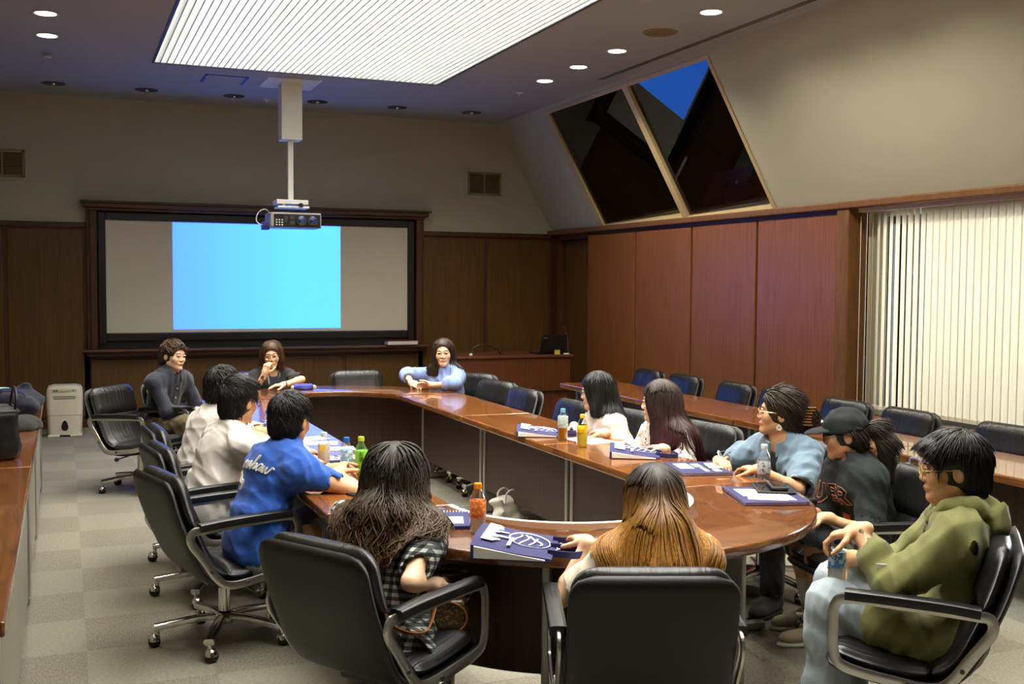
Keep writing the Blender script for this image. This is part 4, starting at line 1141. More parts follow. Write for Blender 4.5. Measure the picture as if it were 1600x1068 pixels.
# ---------------------------------------------------------------- people: hair
def hair_mat(name, root, tip=None, z0=0, z1=1, rough=.38, axis=None):
    m, nt, b = new_mat(name)
    tc = node(nt, 'ShaderNodeTexCoord')
    n = node(nt, 'ShaderNodeTexNoise'); n.inputs['Scale'].default_value = 1.0; n.inputs['Detail'].default_value = 3
    mp = node(nt, 'ShaderNodeMapping'); mp.inputs['Scale'].default_value = (210, 210, 14); nt.links.new(tc.outputs['Object'], mp.inputs['Vector']); nt.links.new(mp.outputs[0], n.inputs['Vector'])
    base = None
    if tip is not None:
        sp = node(nt, 'ShaderNodeSeparateXYZ'); nt.links.new(tc.outputs['Object'], sp.inputs[0])
        ad = node(nt, 'ShaderNodeMath', operation='MULTIPLY_ADD'); ad.inputs[1].default_value = .10; nt.links.new(n.outputs['Fac'], ad.inputs[0]); nt.links.new(sp.outputs[2], ad.inputs[2])
        mr = node(nt, 'ShaderNodeMapRange'); mr.inputs[1].default_value = z0 + .05; mr.inputs[2].default_value = z1 + .05; nt.links.new(ad.outputs[0], mr.inputs[0])
        mx = node(nt, 'ShaderNodeMix', data_type='RGBA'); mx.inputs[6].default_value = tip; mx.inputs[7].default_value = root; nt.links.new(mr.outputs[0], mx.inputs[0]); base = mx.outputs[2]
    hv = node(nt, 'ShaderNodeHueSaturation'); 
    if base: nt.links.new(base, hv.inputs['Color'])
    else: hv.inputs['Color'].default_value = root
    r2 = node(nt, 'ShaderNodeMapRange'); r2.inputs[1].default_value = .3; r2.inputs[2].default_value = .7; r2.inputs[3].default_value = .45; r2.inputs[4].default_value = 1.7
    nt.links.new(n.outputs['Fac'], r2.inputs[0]); nt.links.new(r2.outputs[0], hv.inputs['Value'])
    nt.links.new(hv.outputs[0], b.inputs['Base Color'])
    b.inputs['Roughness'].default_value = rough + .07; b.inputs['Specular IOR Level'].default_value = .36
    return m
def lock_mesh(P, R):
    """P (N, T, 3) paths, R (T,) radii -> verts, quads (three-sided tapering locks)"""
    N, T, _ = P.shape
    tg = np.gradient(P, axis=1); tg /= np.linalg.norm(tg, axis=2)[..., None] + 1e-9
    ref = np.where(np.abs(tg[..., 2:3]) > .9, V(1, 0, 0), V(0, 0, 1)); u = np.cross(tg, ref); u /= np.linalg.norm(u, axis=2)[..., None] + 1e-9; w_ = np.cross(tg, u)
    ns = 4; vs = []
    for j in range(ns):
        a = 2 * PI * j / ns; vs.append(P + (u * math.cos(a) + w_ * math.sin(a)) * R[:, :, None])
    Vt = np.stack(vs, 2)  # N,T,ns,3
    idx = np.arange(N * T * ns).reshape(N, T, ns)
    q = np.stack([idx[:, :-1, :], np.roll(idx, -1, 2)[:, :-1, :], np.roll(idx, -1, 2)[:, 1:, :], idx[:, 1:, :]], -1).reshape(-1, 4)
    return Vt.reshape(-1, 3), q
def grad(F, X, e=.004):
    g = np.stack([F.at(X + d_) - F.at(X - d_) for d_ in np.eye(3) * e], -1); return g / (np.linalg.norm(g, axis=-1)[..., None] + 1e-9)
def hair_cap(k, thick=.016, low=-.06, front=.058, ears=True, nape=-.085):
    hs = k.hs2; A = k.HA; L = lambda x, y, z: k.H + (A[0]*x + A[1]*y + A[2]*z) * hs
    F = Field().ell(L(-.012, 0, .034), V(.098 + thick, .076 + thick, .088 + thick) * hs, A)
    F.ell(L(-.035, 0, -.030), V(.070 + thick, .066 + thick * .7, .066) * hs, A, k=.03)
    F.ell(L(.105, 0, front - .090), V(.066, .088, .090) * hs, A, k=.008, op='sub')
    F.ell(L(.045, 0, low - .085), V(.075, .13, .085) * hs, A, k=.008, op='sub')
    if ears:
        for s in (1, -1): F.ell(L(.0, s * .098, -.022), V(.030, .026, .038) * hs, A, k=.006, op='sub').ell(L(.046, s * .092, -.026), V(.038, .036, .042) * hs, A, k=.006, op='sub')
    F.plane(L(0, 0, nape), -A[2])
    return F
def short_hair(k, m, F, n=900, ln=.05, lift=.35, r=.0045, seed=1, whorl=(-.07, .0, .10), face=(.045, .062), ears=True, mess=.35, h=.0045):
    """cap plus combed tapering locks, one mesh"""
    rs = np.random.RandomState(seed); hs = k.hs2
    v, q = F.surf(h); v = relax(v, q, 1)
    ids = rs.choice(len(v), n, replace=len(v) < n); X = v[ids]; N_ = grad(F, X)
    c = (X - k.H) @ k.HA.T / hs
    X, N_, c = X[c[:, 2] > -.09], N_[c[:, 2] > -.09], c[c[:, 2] > -.09]
    wl = k.H + (k.HA.T @ V(*whorl)) * hs
    away = X - wl; D = away - N_ * (away * N_).sum(1)[:, None]; D /= np.linalg.norm(D, axis=1)[:, None] + 1e-6
    D = D - UP * .25; D = D + rs.randn(*D.shape) * mess; D -= N_ * (D * N_).sum(1)[:, None]; D /= np.linalg.norm(D, axis=1)[:, None] + 1e-6
    T = 6; l = ln * hs * (.6 + .8 * rs.rand(len(X))); P = [X - N_ * .004]; p = X; 
    lf = lift * (.4 + 1.2 * rs.rand(len(X)))[:, None]
    d = D + N_ * lf
    for i in range(T - 1):
        d = d - N_ * lf * .32 - UP * .06; d /= np.linalg.norm(d, axis=1)[:, None]
        p = p + d * (l / (T - 1))[:, None]
        f_ = F.at(p); p = p + N_ * np.clip(.0015 - f_, 0, .02)[:, None]
        P.append(p)
    P = np.stack(P, 1); C_ = (P - k.H) @ k.HA.T / hs
    ok = ~((C_[..., 0] > face[0]) & (np.abs(C_[..., 1]) < .072) & (C_[..., 2] < face[1])).any(1)
    ok &= ~((C_[..., 2] < -.045) & (C_[..., 0] > -.03)).any(1)
    if ears: ok &= ~((np.abs(C_[..., 1]) > .060) & (np.abs(C_[..., 0] - .004) < .034) & (C_[..., 2] < .018)).any(1)
    P = P[ok]; X = X[ok]
    R = r * hs * (.7 + .6 * rs.rand(len(X)))[:, None] * np.array([.8, 1, .95, .75, .5, .12])[None]
    a, b = lock_mesh(P, R)
    VV = np.concatenate([v, a]); QQ = np.concatenate([q, b + len(v)])
    return link('hair', np_mesh('hair', VV - k.o, QQ, m), k.ob)
def long_hair(k, m, F, body, zend, n=1200, r=.0055, seed=2, part=0.0, wave=0.0, wf=30, spread=.012, jag=.05, T=22, h=.006, gather=0.0, face=.062):
    """F: base volume; locks start on the crown and hang over head, shoulders and back down to zend"""
    rs = np.random.RandomState(seed); hs = k.hs2; A = k.HA
    v, q = F.surf(h); v = relax(v, q, 1)
    SOL = Field().extend(F).extend(body)
    th = rs.rand(n) * 2 * PI; ph = np.arccos(1 - rs.rand(n) ** 1.25 * .92)
    # start on the scalp, denser along the parting
    c = np.stack([np.sin(ph) * np.cos(th) * .10 - .012, np.sin(ph) * np.sin(th) * .085, np.cos(ph) * .095 + .03], 1)
    m_ = ~((c[:, 0] > .05) & (c[:, 2] < .075)); c = c[m_]
    X = k.H + (c @ A) * hs
    N_ = grad(SOL, X); X = X - N_ * SOL.at(X)[:, None]
    L = X[:, 2] - (zend + rs.rand(len(X)) * jag); L = np.maximum(L, .06) * 1.06
    step = L / (T - 1)
    side = np.sign(((X - k.H) @ A[1]) - part * hs + 1e-6)
    d = A[1][None] * side[:, None] * .38 - A[0][None] * .25 - UP * .6
    off = (rs.rand(len(X)) ** 1.5 * spread)
    X = X - N_ * .005; P = [X]; p = X; ph0 = rs.rand(len(X)) * 6.28; ph1 = rs.rand(len(X)) * 6.28
    for i in range(T - 1):
        g = grad(SOL, p); dn = -UP[None] - g * np.minimum(0, (-UP[None] * g).sum(1))[:, None]
        rel = p - k.N; low = np.clip((k.H[2] - .06 - p[:, 2]) / .08, 0, 1)[:, None]
        dn = dn - (k.lu[None] * (rel @ k.lu)[:, None] * 4 + k.ff[None] * np.clip((rel @ k.ff) + .09, 0, .2)[:, None] * 6) * gather * low
        d = d * .45 + dn * .55 + rs.randn(*d.shape) * .03; d /= np.linalg.norm(d, axis=1)[:, None]
        fr = i / T
        w_ = wave * fr * (np.sin(ph0 + i * step * wf)[:, None] * A[1] + np.cos(ph1 + i * step * wf)[:, None] * A[0])
        p = p + (d + w_) * step[:, None]
        f_ = SOL.at(p); ramp = min(1, i / 5); need = off * ramp - .005 * (1 - ramp) - f_
        p = p + grad(SOL, p) * np.clip(need, -.006, .03)[:, None]
        P.append(p)
    P = np.stack(P, 1)
    C_ = (P - k.H) @ A.T / hs
    ok = ~((C_[..., 0] > face) & (np.abs(C_[..., 1]) < .058) & (C_[..., 2] < .060)).any(1) & ~(C_[..., 0] > .105).any(1)
    P = P[ok]; X = X[ok]
    prof = np.interp(np.linspace(0, 1, T), [0, .1, .75, 1], [.6, 1, .9, .15])
    R = r * (.6 + .8 * rs.rand(len(X)))[:, None] * prof[None]
    a, b = lock_mesh(P, R)
    return link('hair', np_mesh('hair', np.concatenate([v, a]) - k.o, np.concatenate([q, b + len(v)]), m), k.ob)
def glasses(k, m, r=.021, round_=True, lens=True):
    g = MB()
    for s in (1, -1):
        pts = [(.105, s * .033 + r * 1.12 * math.cos(a) * 1.0, -.002 + r * math.sin(a)) for a in np.linspace(0, 2 * PI, 22)[:-1]]
        g.tube([Vector(k.L(*p)) for p in pts], .0018, 6, closed=True)
        g.tube([Vector(k.L(*p)) for p in ((.104, s * .056, .004), (.085, s * .076, .006), (.02, s * .083, .004), (-.012, s * .086, .006), (-.03, s * .084, -.012))], .0019, 6)
    g.tube([Vector(k.L(*p)) for p in ((.105, .011, .002), (.111, 0, .006), (.105, -.011, .002))], .0018, 6)
    return g.build('glasses', m, k.ob, smooth=True)
# ---------------------------------------------------------------- people: one by one
def cloth(name, col, rough=.85, bs=700, bump=.25, var=.06, sheen=.2): return simple(name, col, rough, bump=bump, bscale=bs, sheen=sheen, var=var, vscale=14)
M['hair_black'] = hair_mat('black hair', srgb(24, 22, 21))
M['hair_dark'] = hair_mat('dark brown hair', srgb(46, 34, 26))
M['hair_brown'] = hair_mat('brown hair', srgb(70, 48, 30))
M['white_cotton'] = cloth('white cotton', srgb(226, 220, 212))
M['jeans_light'] = cloth('light blue denim trousers', srgb(160, 172, 178), bs=900)
M['khaki'] = cloth('olive trousers', srgb(96, 84, 48))
M['dark_cloth'] = cloth('dark cloth', srgb(30, 30, 34))
M['button'] = simple('shirt button', srgb(210, 205, 195), .3)
M['gold'] = simple('gold wire', (0.75, 0.55, 0.28, 1), .25, 1.0)
M['clear_rim'] = simple('pale amber rim', srgb(214, 186, 120), .2)
def fold_set(k, amp, seed, fr=34):
    a, c = ripples(amp * .8, fr * .5, seed, (1, 1, .6)), ripples(-amp * .62, fr * .9, seed + 50, (1, 1, .55), sharp=True)
    return lambda X: a(X) + c(X)
def trousers(k, m, inf=.014, to=.96, cuff=.012, seed=5, hem=True, h=.008, name='trousers'):
    F = Field(); leg_prims(F, k, inf, .05, to, cuff)
    A1 = np.stack([np.cross(k.l, k.d1), k.l, k.d1])
    if inf < .015: F.ell(k.P + UP * .01, V(.122, .182, .109) * k.S + .006, A1, k=.05)
    F.rbox(k.P + k.d1 * .24, V(.22, .26, .15), .005, A1, k=.004, op='sub')
    if to > 0.3:
        for i in (0, 1):
            ax = nrm(k.an[i] - k.kn[i]); c = k.kn[i] * (1 - to) + k.an[i] * to; b = nrm(np.cross(ax, k.l + .01)); A = np.stack([ax, b, np.cross(ax, b)])
            F.rbox(c + ax * .09, V(.088, .09, .09), .002, A, k=.003, op='sub')
    F.ripple(fold_set(k, .005, seed, 40)); return put(k, name, F, m, h)
def tee(k, m, t=.62, r0=.066, r1=.066, inf=.016, hem=-.075, seed=3, amp=.0055, h=.006, name='t_shirt', neck=.066, nf=.018, nu=.045, extra=None, fore=False, puff=None, hollow=.020, kk=.05, back=None, fr=34):
    F = Field(); sleeves(F, k, t, r0, r1, fore=fore, puff=puff, hollow=hollow); torso_prims(F, k, inf, kk)
    if back: F.ell(k.mid * .5 + k.P * .5 - k.ff * back[0], back[1], np.stack([np.cross(k.l, k.d1), k.l, k.d1]), k=.07)
    if hem is not None: F.plane(k.P + k.d1 * hem, -k.d1, .006)
    neckhole(F, k, neck, nf, nu)
    if extra: extra(F)
    F.ripple(fold_set(k, amp, seed, fr))
    return put(k, name, F, m, h)
def collar_ring(k, m, r=.062, tube=.008, up=.028, fwd=.016, name='neckband', open_=0):
    A = np.stack([k.ff, k.lu, k.d2]); pts = []
    for a in np.linspace(R_(open_), 2 * PI - R_(open_), 26)[:(None if open_ else -1)]:
        p = k.N + (V(math.cos(a) * r * 1.02 + fwd, math.sin(a) * r * 1.12, up - .020 * math.cos(a)) * k.S) @ A; pts.append(Vector(p - k.o))
    return MB().tube(pts, tube, 8, closed=not open_).build(name, m, k.ob, smooth=True)
def collar_flaps(k, m, S=1.0):
    A = np.stack([k.ff, k.lu, k.d2])
    for s in (1, -1):
        g = MB(); n = 10; vs = []; 
        for i in range(n + 1):
            a = R_(14 + 166 * i / n) * s; w_ = .042 + .016 * max(0, 1 - i / 3.5)
            c = V(math.cos(a) * .064 + .014, math.sin(a) * .072, .052 - .022 * math.cos(a)); o_ = V(math.cos(a), math.sin(a), 0)
            for d_, z_ in ((0, 0), (.012, .004), (.026 + (.02 if i == 0 else 0), -w_), (.016, -w_ + .002)): vs.append(Vector(k.N + ((c + o_ * d_ + V(0, 0, z_)) * k.S * S) @ A - k.o))
        fs = [(i*4+j, (i+1)*4+j, (i+1)*4+(j+1) % 4, i*4+(j+1) % 4) for i in range(n) for j in range(4)] + [(0, 1, 2, 3), (n*4+3, n*4+2, n*4+1, n*4)]
        g.add(vs, fs).build('collar', m, k.ob, smooth=True, angle=60)
def on_front(k, F, u, v, back=False, lift=.002):
    """point of the garment surface: u lateral (left +), v metres above the pelvis along the spine"""
    sgn = -1 if back else 1
    tot = .205 * k.S; base = k.P + k.d1 * min(v, tot) + (k.d2 * (v - tot) if v > tot else 0)
    d = (k.ff if v > tot else nrm(np.cross(k.l, k.d1))) * sgn; lat = k.lu if v > tot else k.l
    p = base + lat * u + d * .30
    for _ in range(60):
        s_ = F.at(p[None])[0]
        if s_ < .0008: break
        p = p - d * min(s_, .01)
    return p + d * lift
def strokes(name, k, F, lines, w_, m, back=False, parent=None, flat=True):
    g = MB()
    for ln in lines:
        P = [Vector(on_front(k, F, x, y, back) - k.o) for x, y in ln]
        g.tube(P, w_, 6)
    return g.build(name, m, parent or k.ob, smooth=True)

# person in the dark navy shirt, far left
k = person('man', 'person in a dark navy button shirt sitting sideways, smiling, at the far left', M['skin_c'], .0045)
ms = cloth('dark navy shirt cotton', srgb(40, 44, 58))
F = Field(); sleeves(F, k, .9, .064, .042, fore=True); torso_prims(F, k, .018); F.plane(k.P - k.d1 * .05, -k.d1); neckhole(F, k, .060, .022, .05)
F.ripple(fold_set(k, .007, 4, 30)); sh = put(k, 'shirt', F, ms, .008)
collar_flaps(k, ms)
for v_ in (.10, .19, .28, .36): 
    p = on_front(k, F, 0, v_); MB().cyl(Vector(p - k.o), Vector(p + k.ff * .004 - k.o), .0065, n=10).build('button', M['button'], sh)
trousers(k, M['khaki']); shoe_pair(k, M['dark_cloth'], M['rubber'])
short_hair(k, M['hair_brown'], hair_cap(k, .014, front=.066), n=1500, ln=.055, lift=.5, r=.0042, seed=3, mess=.5, h=.006); brows(k, M['hair_brown'])

# person in the black cardigan, facing us
k = person('cardigan', 'person in a black cardigan with lanyard, fist at the chin, below the screen', M['skin_a'], .0045)
mk = cloth('black knit', srgb(20, 20, 24), bs=500)
F = Field(); sleeves(F, k, .98, .060, .056); torso_prims(F, k, .016); F.plane(k.P - k.d1 * .05, -k.d1); neckhole(F, k, .066, .03, .035)
A2 = np.stack([k.ff, k.lu, k.d2]); F.ell(k.N + k.ff * .10 - k.d2 * .06, (.05, .045, .13), A2, k=.01, op='sub'); F.ripple(fold_set(k, .004, 6)); put(k, 'cardigan', F, mk, .007)
F2 = Field(); torso_prims(F2, k, .008); F2.plane(k.P - k.d1 * .03, -k.d1); neckhole(F2, k, .07, .03, .02); put(k, 'inner_top', F2, cloth('dark striped top', srgb(44, 46, 54)), .008)
g = MB(); 
for s in (1, -1): g.tube([Vector(on_front(k, F, s * x, y, lift=.004) - k.o) for x, y in ((.055, .44), (.046, .36), (.036, .27), (.02, .19), (.0, .14))], 0, 6, flat=(.012, .003, tuple(k.lu)))
g.build('lanyard', cloth('pale lanyard', srgb(150, 156, 170)), k.ob)
trousers(k, M['dark_cloth']); shoe_pair(k, M['dark_cloth'], M['rubber'])
w0 = k.wr[1] - k.hd[1] * .035 - k.o; MB().cyl(Vector(w0 - nrm(k.wr[1] - k.el[1]) * .012), Vector(w0 + nrm(k.wr[1] - k.el[1]) * .012), .030, n=18).build('watch', M['gold'], k.ob, smooth=True)
w0 = k.wr[0] - k.o; MB().cyl(Vector(w0 - k.hd[0] * .02), Vector(w0 - k.hd[0] * .012), .029, n=18).build('bracelet', M['black'], k.ob, smooth=True)
B = Field(); torso_prims(B, k, .012)
A = k.HA; Lh = lambda x, y, z: k.H + (A[0]*x + A[1]*y + A[2]*z) * k.hs2
H = hair_cap(k, .013, low=-.10, front=.066, ears=False, nape=-.10)
for s in (1, -1): H.chain([Lh(.0, s * .066, .03), Lh(.0, s * .072, -.04), Lh(.012, s * .066, -.105)], [.024, .024, .012], k=.03)
long_hair(k, hair_mat('chestnut hair', srgb(66, 40, 24)), H, B, k.H[2] - .145, n=1300, seed=5, part=.02, wave=.15, T=14, jag=.03, h=.006, r=.004); brows(k, M['hair_brown'])
glasses(k, M['gold'], .019)

# person in the light blue puff-sleeve blouse
k = person('blouse', 'person in a light blue puff-sleeve blouse, hands folded on the table corner', M['skin_c'], .0045)
mb = cloth('light blue blouse cotton', srgb(134, 158, 214))
F = Field(); sleeves(F, k, .42, .066, .046, fore=True, puff=.056); 
for i in (0, 1): F.ell(k.sh[i] * .35 + k.el[i] * .65, (.064, .064, .064), k=.05)
torso_prims(F, k, .018); F.plane(k.P - k.d1 * .06, -k.d1); neckhole(F, k, .060, .015, .05); F.ripple(fold_set(k, .008, 12, 30)); put(k, 'blouse', F, mb, .007)
trousers(k, M['dark_cloth']); shoe_pair(k, M['dark_cloth'], M['rubber'])
B = Field(); torso_prims(B, k, .018)
A = k.HA; Lh = lambda x, y, z: k.H + (A[0]*x + A[1]*y + A[2]*z) * k.hs2
H = hair_cap(k, .012, low=-.10, front=.074, ears=False, nape=-.14)
for s in (1, -1): H.chain([Lh(-.01, s * .064, .03), Lh(-.024, s * .070, -.05), Lh(-.026, s * .070, -.14), Lh(-.016, s * .066, -.20)], [.022, .022, .022, .012], k=.03)
long_hair(k, M['hair_dark'], H, B, k.H[2] - .22, n=1400, seed=6, part=.0, T=18, jag=.03, h=.006, r=.004, gather=.3); brows(k, M['hair_dark'])

# person with the black bob in the white lettered T-shirt
k = person('bob', 'person with a black bob in a white lettered T-shirt, looking left towards the screen', M['skin_c'], .004)
F_ = {}
def keep(F): F_['f'] = F
tee(k, M['white_cotton'], t=.72, r0=.066, r1=.062, seed=21, extra=keep, neck=.062, nu=.05, back=(.02, (.10, .15, .13)))
letters = {'P': [[(.0, -.028), (.0, .028), (.022, .026), (.026, .012), (.018, -.002), (.0, -.002)]], 'G': [[(.03, .02), (.018, .03), (.002, .02), (-.002, 0), (.004, -.022), (.02, -.03), (.034, -.02), (.034, -.002), (.02, -.002)]], 'C': [[(.03, .02), (.018, .03), (.002, .02), (-.002, 0), (.004, -.022), (.02, -.03), (.034, -.02)]]}
ln = []
for j, ch in enumerate('PG'):
    for L_ in letters[ch]: ln.append([(-.03 + (x + j * .055), y + .27) for x, y in L_])
strokes('shirt_lettering', k, F_['f'], ln, .005, M['black'])
trousers(k, M['dark_cloth']); shoe_pair(k, M['dark_cloth'], M['rubber'])
B = Field(); torso_prims(B, k, .018)
A = k.HA; Lh = lambda x, y, z: k.H + (A[0]*x + A[1]*y + A[2]*z) * k.hs2
H = hair_cap(k, .013, low=-.10, front=.050, ears=False, nape=-.15)
H.chain([Lh(-.04, 0, -.02), Lh(-.055, 0, -.10), Lh(-.05, 0, -.14)], [.070, .066, .050], k=.03)
for s in (1, -1): H.chain([Lh(.005, s * .066, .03), Lh(.005, s * .072, -.06), Lh(.005, s * .068, -.13)], [.025, .025, .018], k=.03)
long_hair(k, M['hair_black'], H, B, k.H[2] - .165, n=2400, seed=7, T=18, jag=.035, h=.005, r=.0036); brows(k, M['hair_black']); glasses(k, M['black'], .02)

# person with long burgundy hair
k = person('burgundy', 'person with long straight burgundy hair in a white blouse with thin black scribbles', M['skin_c'], .004)
mm, nt, b = new_mat('white blouse with black scribble print')
tc = node(nt, 'ShaderNodeTexCoord'); nz = node(nt, 'ShaderNodeTexNoise'); nz.inputs['Scale'].default_value = 14; nt.links.new(tc.outputs['Object'], nz.inputs['Vector'])
va = node(nt, 'ShaderNodeMix', data_type='VECTOR'); va.inputs[0].default_value = .10; nt.links.new(tc.outputs['Object'], va.inputs[4]); nt.links.new(nz.outputs['Color'], va.inputs[5])
vo = node(nt, 'ShaderNodeTexVoronoi', feature='DISTANCE_TO_EDGE'); vo.inputs['Scale'].default_value = 26; nt.links.new(va.outputs[1], vo.inputs['Vector'])
vo2 = node(nt, 'ShaderNodeTexNoise'); vo2.inputs['Scale'].default_value = 22; nt.links.new(tc.outputs['Object'], vo2.inputs['Vector'])
ls = node(nt, 'ShaderNodeMath', operation='LESS_THAN'); ls.inputs[1].default_value = .035; nt.links.new(vo.outputs['Distance'], ls.inputs[0])
gt = node(nt, 'ShaderNodeMath', operation='GREATER_THAN'); gt.inputs[1].default_value = .50; nt.links.new(vo2.outputs['Fac'], gt.inputs[0])
mu = node(nt, 'ShaderNodeMath', operation='MULTIPLY'); nt.links.new(ls.outputs[0], mu.inputs[0]); nt.links.new(gt.outputs[0], mu.inputs[1])
mx = node(nt, 'ShaderNodeMix', data_type='RGBA'); mx.inputs[6].default_value = srgb(222, 214, 204); mx.inputs[7].default_value = srgb(30, 26, 28); nt.links.new(mu.outputs[0], mx.inputs[0]); nt.links.new(mx.outputs[2], b.inputs['Base Color']); b.inputs['Roughness'].default_value = .8
tee(k, mm, t=.8, r0=.068, r1=.056, fore=True, seed=31, amp=.007, name='blouse', puff=.055)
trousers(k, M['dark_cloth']); shoe_pair(k, M['dark_cloth'], M['rubber'])
B = Field(); torso_prims(B, k, .022)
for i in (0, 1): B.cone(k.sh[i], k.el[i], .068, .056)
A = k.HA; Lh = lambda x, y, z: k.H + (A[0]*x + A[1]*y + A[2]*z) * k.hs2
H = hair_cap(k, .013, low=-.10, front=.050, ears=False, nape=-.16)
back = k.N - k.d2 * .18 - k.ff * .11
H.chain([Lh(-.04, 0, -.02), Lh(-.06, -.0, -.12), back * .5 + Lh(-.07, 0, -.15) * .5, back, back - UP * .10], [.070, .066, .064, .058, .04], k=.04)
for s in (1, -1): H.chain([Lh(.012, s * .066, .04), Lh(.004, s * .070, -.06), Lh(-.02, s * .070, -.15), k.N - k.d2 * .10 + k.lu * s * .07 - k.ff * .10, k.N - k.d2 * .28 + k.lu * s * .07 - k.ff * .13], [.022, .026, .028, .028, .02], k=.03)
long_hair(k, hair_mat('burgundy hair', srgb(52, 40, 36), srgb(62, 24, 30), .72, .98, rough=.34), H, B, .58, n=3000, seed=8, T=24, jag=.05, h=.006, r=.0036, gather=.5); brows(k, M['hair_dark'])

# person in the denim blouse with the bun
k = person('denim', 'person in a pale denim puff-sleeve blouse, dark hair clipped in a bun, looking left', M['skin_b'], .0038)
md = cloth('pale washed denim', srgb(116, 140, 158), bs=900, var=.14)
A2 = np.stack([k.ff, k.lu, k.d2])
F = Field(); sleeves(F, k, .90, .066, .070, puff=.076, hollow=.016); torso_prims(F, k, .02)
F.plane(k.P - k.d1 * .06, -k.d1); neckhole(F, k, .064, .03, .045); F.ell(k.N + k.ff * .095 - k.d2 * .05, (.045, .026, .085), A2, k=.008, op='sub'); F.ripple(fold_set(k, .008, 41, 32)); put(k, 'denim_blouse', F, md, .006)
F2 = Field(); torso_prims(F2, k, .008); F2.plane(k.P, -k.d1); neckhole(F2, k, .075, .03, .03); put(k, 'inner_top', F2, M['dark_cloth'], .008)
collar_flaps(k, md, 1.05)
frill = MB()
for i in (0, 1):
    ax = nrm(k.el[i] - k.sh[i]); c = k.sh[i] + (k.el[i] - k.sh[i]) * .90; u = nrm(np.cross(ax, UP)); w_ = np.cross(ax, u)
    fr = MB(); fr.tube([Vector(c + (u * math.cos(a) + w_ * math.sin(a)) * (.069 + .004 * math.sin(9 * a)) - k.o) for a in np.linspace(0, 2 * PI, 60)[:-1]], .0045, 6, closed=True); fr.build('frayed_hem', cloth('frayed threads', srgb(196, 204, 206)), k.ob, smooth=True)
ml = simple('white cord', srgb(226, 224, 216), .6)
P0 = on_front(k, F, 0, .30, lift=.006)
g = MB()
for s in (1, -1):
    g.tube([Vector(p - k.o) for p in catmull([P0, P0 + k.lu * s * .035 + UP * .018 + k.ff * .01, P0 + k.lu * s * .06 - UP * .02 + k.ff * .012, P0 + k.lu * s * .03 - UP * .03 + k.ff * .012, P0], 5)], .0035, 6)
    g.tube([Vector(p - k.o) for p in catmull([P0, P0 + k.lu * s * .02 - UP * .06 + k.ff * .01, P0 + k.lu * s * .034 - UP * .13 + k.ff * .006], 6)], .0035, 6)
g.build('lace_bow', ml, k.ob, smooth=True)
strokes('lacing', k, F, [[(-.02, .27), (.02, .23)], [(.02, .27), (-.02, .23)], [(-.02, .22), (.02, .18)], [(.02, .22), (-.02, .18)]], .003, ml)
trousers(k, M['dark_cloth']); shoe_pair(k, M['dark_cloth'], M['rubber'])
A = k.HA; Lh = lambda x, y, z: k.H + (A[0]*x + A[1]*y + A[2]*z) * k.hs2
H = hair_cap(k, .016, low=-.055, front=.066, ears=False, nape=-.095)
for s in (1, -1): H.ell(Lh(.012, s * .098, -.035), V(.028, .022, .034) * k.hs2, A, k=.006, op='sub')
H.ell(Lh(-.125, 0, .005), V(.048, .042, .062) * k.hs2, A, k=.03)
short_hair(k, M['hair_dark'], H, n=2600, ln=.08, lift=.04, r=.003, seed=9, whorl=(.085, 0, .09), mess=.10, h=.0045); brows(k, M['hair_dark'])
c = MB(); 
for j in range(7):
    z = -.045 + j * .015; c.tube([Vector(Lh(x, y, z) - k.o) for x, y in ((-.115, .048), (-.155, .040), (-.178, .008))], .0045, 6)
c.build('hair_clip', simple('tortoise hair clip', srgb(150, 108, 60), .3), k.ob, smooth=True)
for s in (1, -1):
    e = MB().tube([Vector(Lh(-.002, s * .090, -.048) - k.o), Vector(Lh(-.002, s * .092, -.056) - k.o)], .002, 6)
    eo = e.build('earring', M['white_plastic'], k.ob)
    for j in range(6):
        a = j * PI / 3; q = Lh(-.002 + .010 * math.cos(a), s * .093, -.068 + .010 * math.sin(a)) - k.o
        MB().lathe([(0, -.0062), (.0045, -.0045), (.0062, 0), (.0045, .0045), (0, .0062)], n=8).xform(Matrix.Translation(Vector(q))).build('petal', M['white_plastic'], eo, smooth=True)
glasses(k, M['gold'], .022)

# person in the dark cap
k = person('cap', 'person in a dark baseball cap and dark green printed T-shirt, ponytail behind', M['skin_b'], .0036)
mt = cloth('dark green grey cotton', srgb(27, 34, 36), sheen=0)
tee(k, mt, t=.96, r0=.074, r1=.072, inf=.026, seed=51, amp=.007, extra=keep, neck=.060, nu=.048, hem=-.09)
collar_ring(k, mt, .060, .007, .030)
mo = simple('dull orange print', srgb(150, 92, 66), .8)
def outline(ch, x0, y0, w_, h_):
    o_ = {'B': [[(0, 0), (0, 1), (.7, 1), (.95, .82), (.75, .52), (1, .28), (.75, 0), (0, 0)], [(.3, .62), (.6, .62), (.65, .76), (.3, .82), (.3, .62)], [(.3, .18), (.6, .18), (.66, .34), (.3, .4), (.3, .18)]],
          'R': [[(0, 0), (0, 1), (.7, 1), (1, .78), (.75, .48), (1, 0), (.65, 0), (.42, .4), (.3, .4), (.3, 0), (0, 0)], [(.3, .6), (.6, .62), (.66, .76), (.3, .82), (.3, .6)]],
          'U': [[(0, 1), (0, .2), (.3, 0), (.7, 0), (1, .2), (1, 1), (.7, 1), (.7, .3), (.5, .22), (.3, .3), (.3, 1), (0, 1)]]}[ch]
    return [[(x0 + x * w_, y0 + y * h_) for x, y in l] for l in o_]
ln = outline('U', -.125, .27, .07, .085) + outline('B', -.04, .27, .07, .085) + outline('R', .045, .27, .07, .085)
so = strokes('shirt_lettering', k, F_['f'], ln, .0032, mo)
g = MB(); vs = []; fs = []
for i in range(7):
    for j in range(7): vs.append(Vector(on_front(k, F_['f'], .035 - .07 * i / 6, .09 + .09 * j / 6, lift=.004) - k.o))
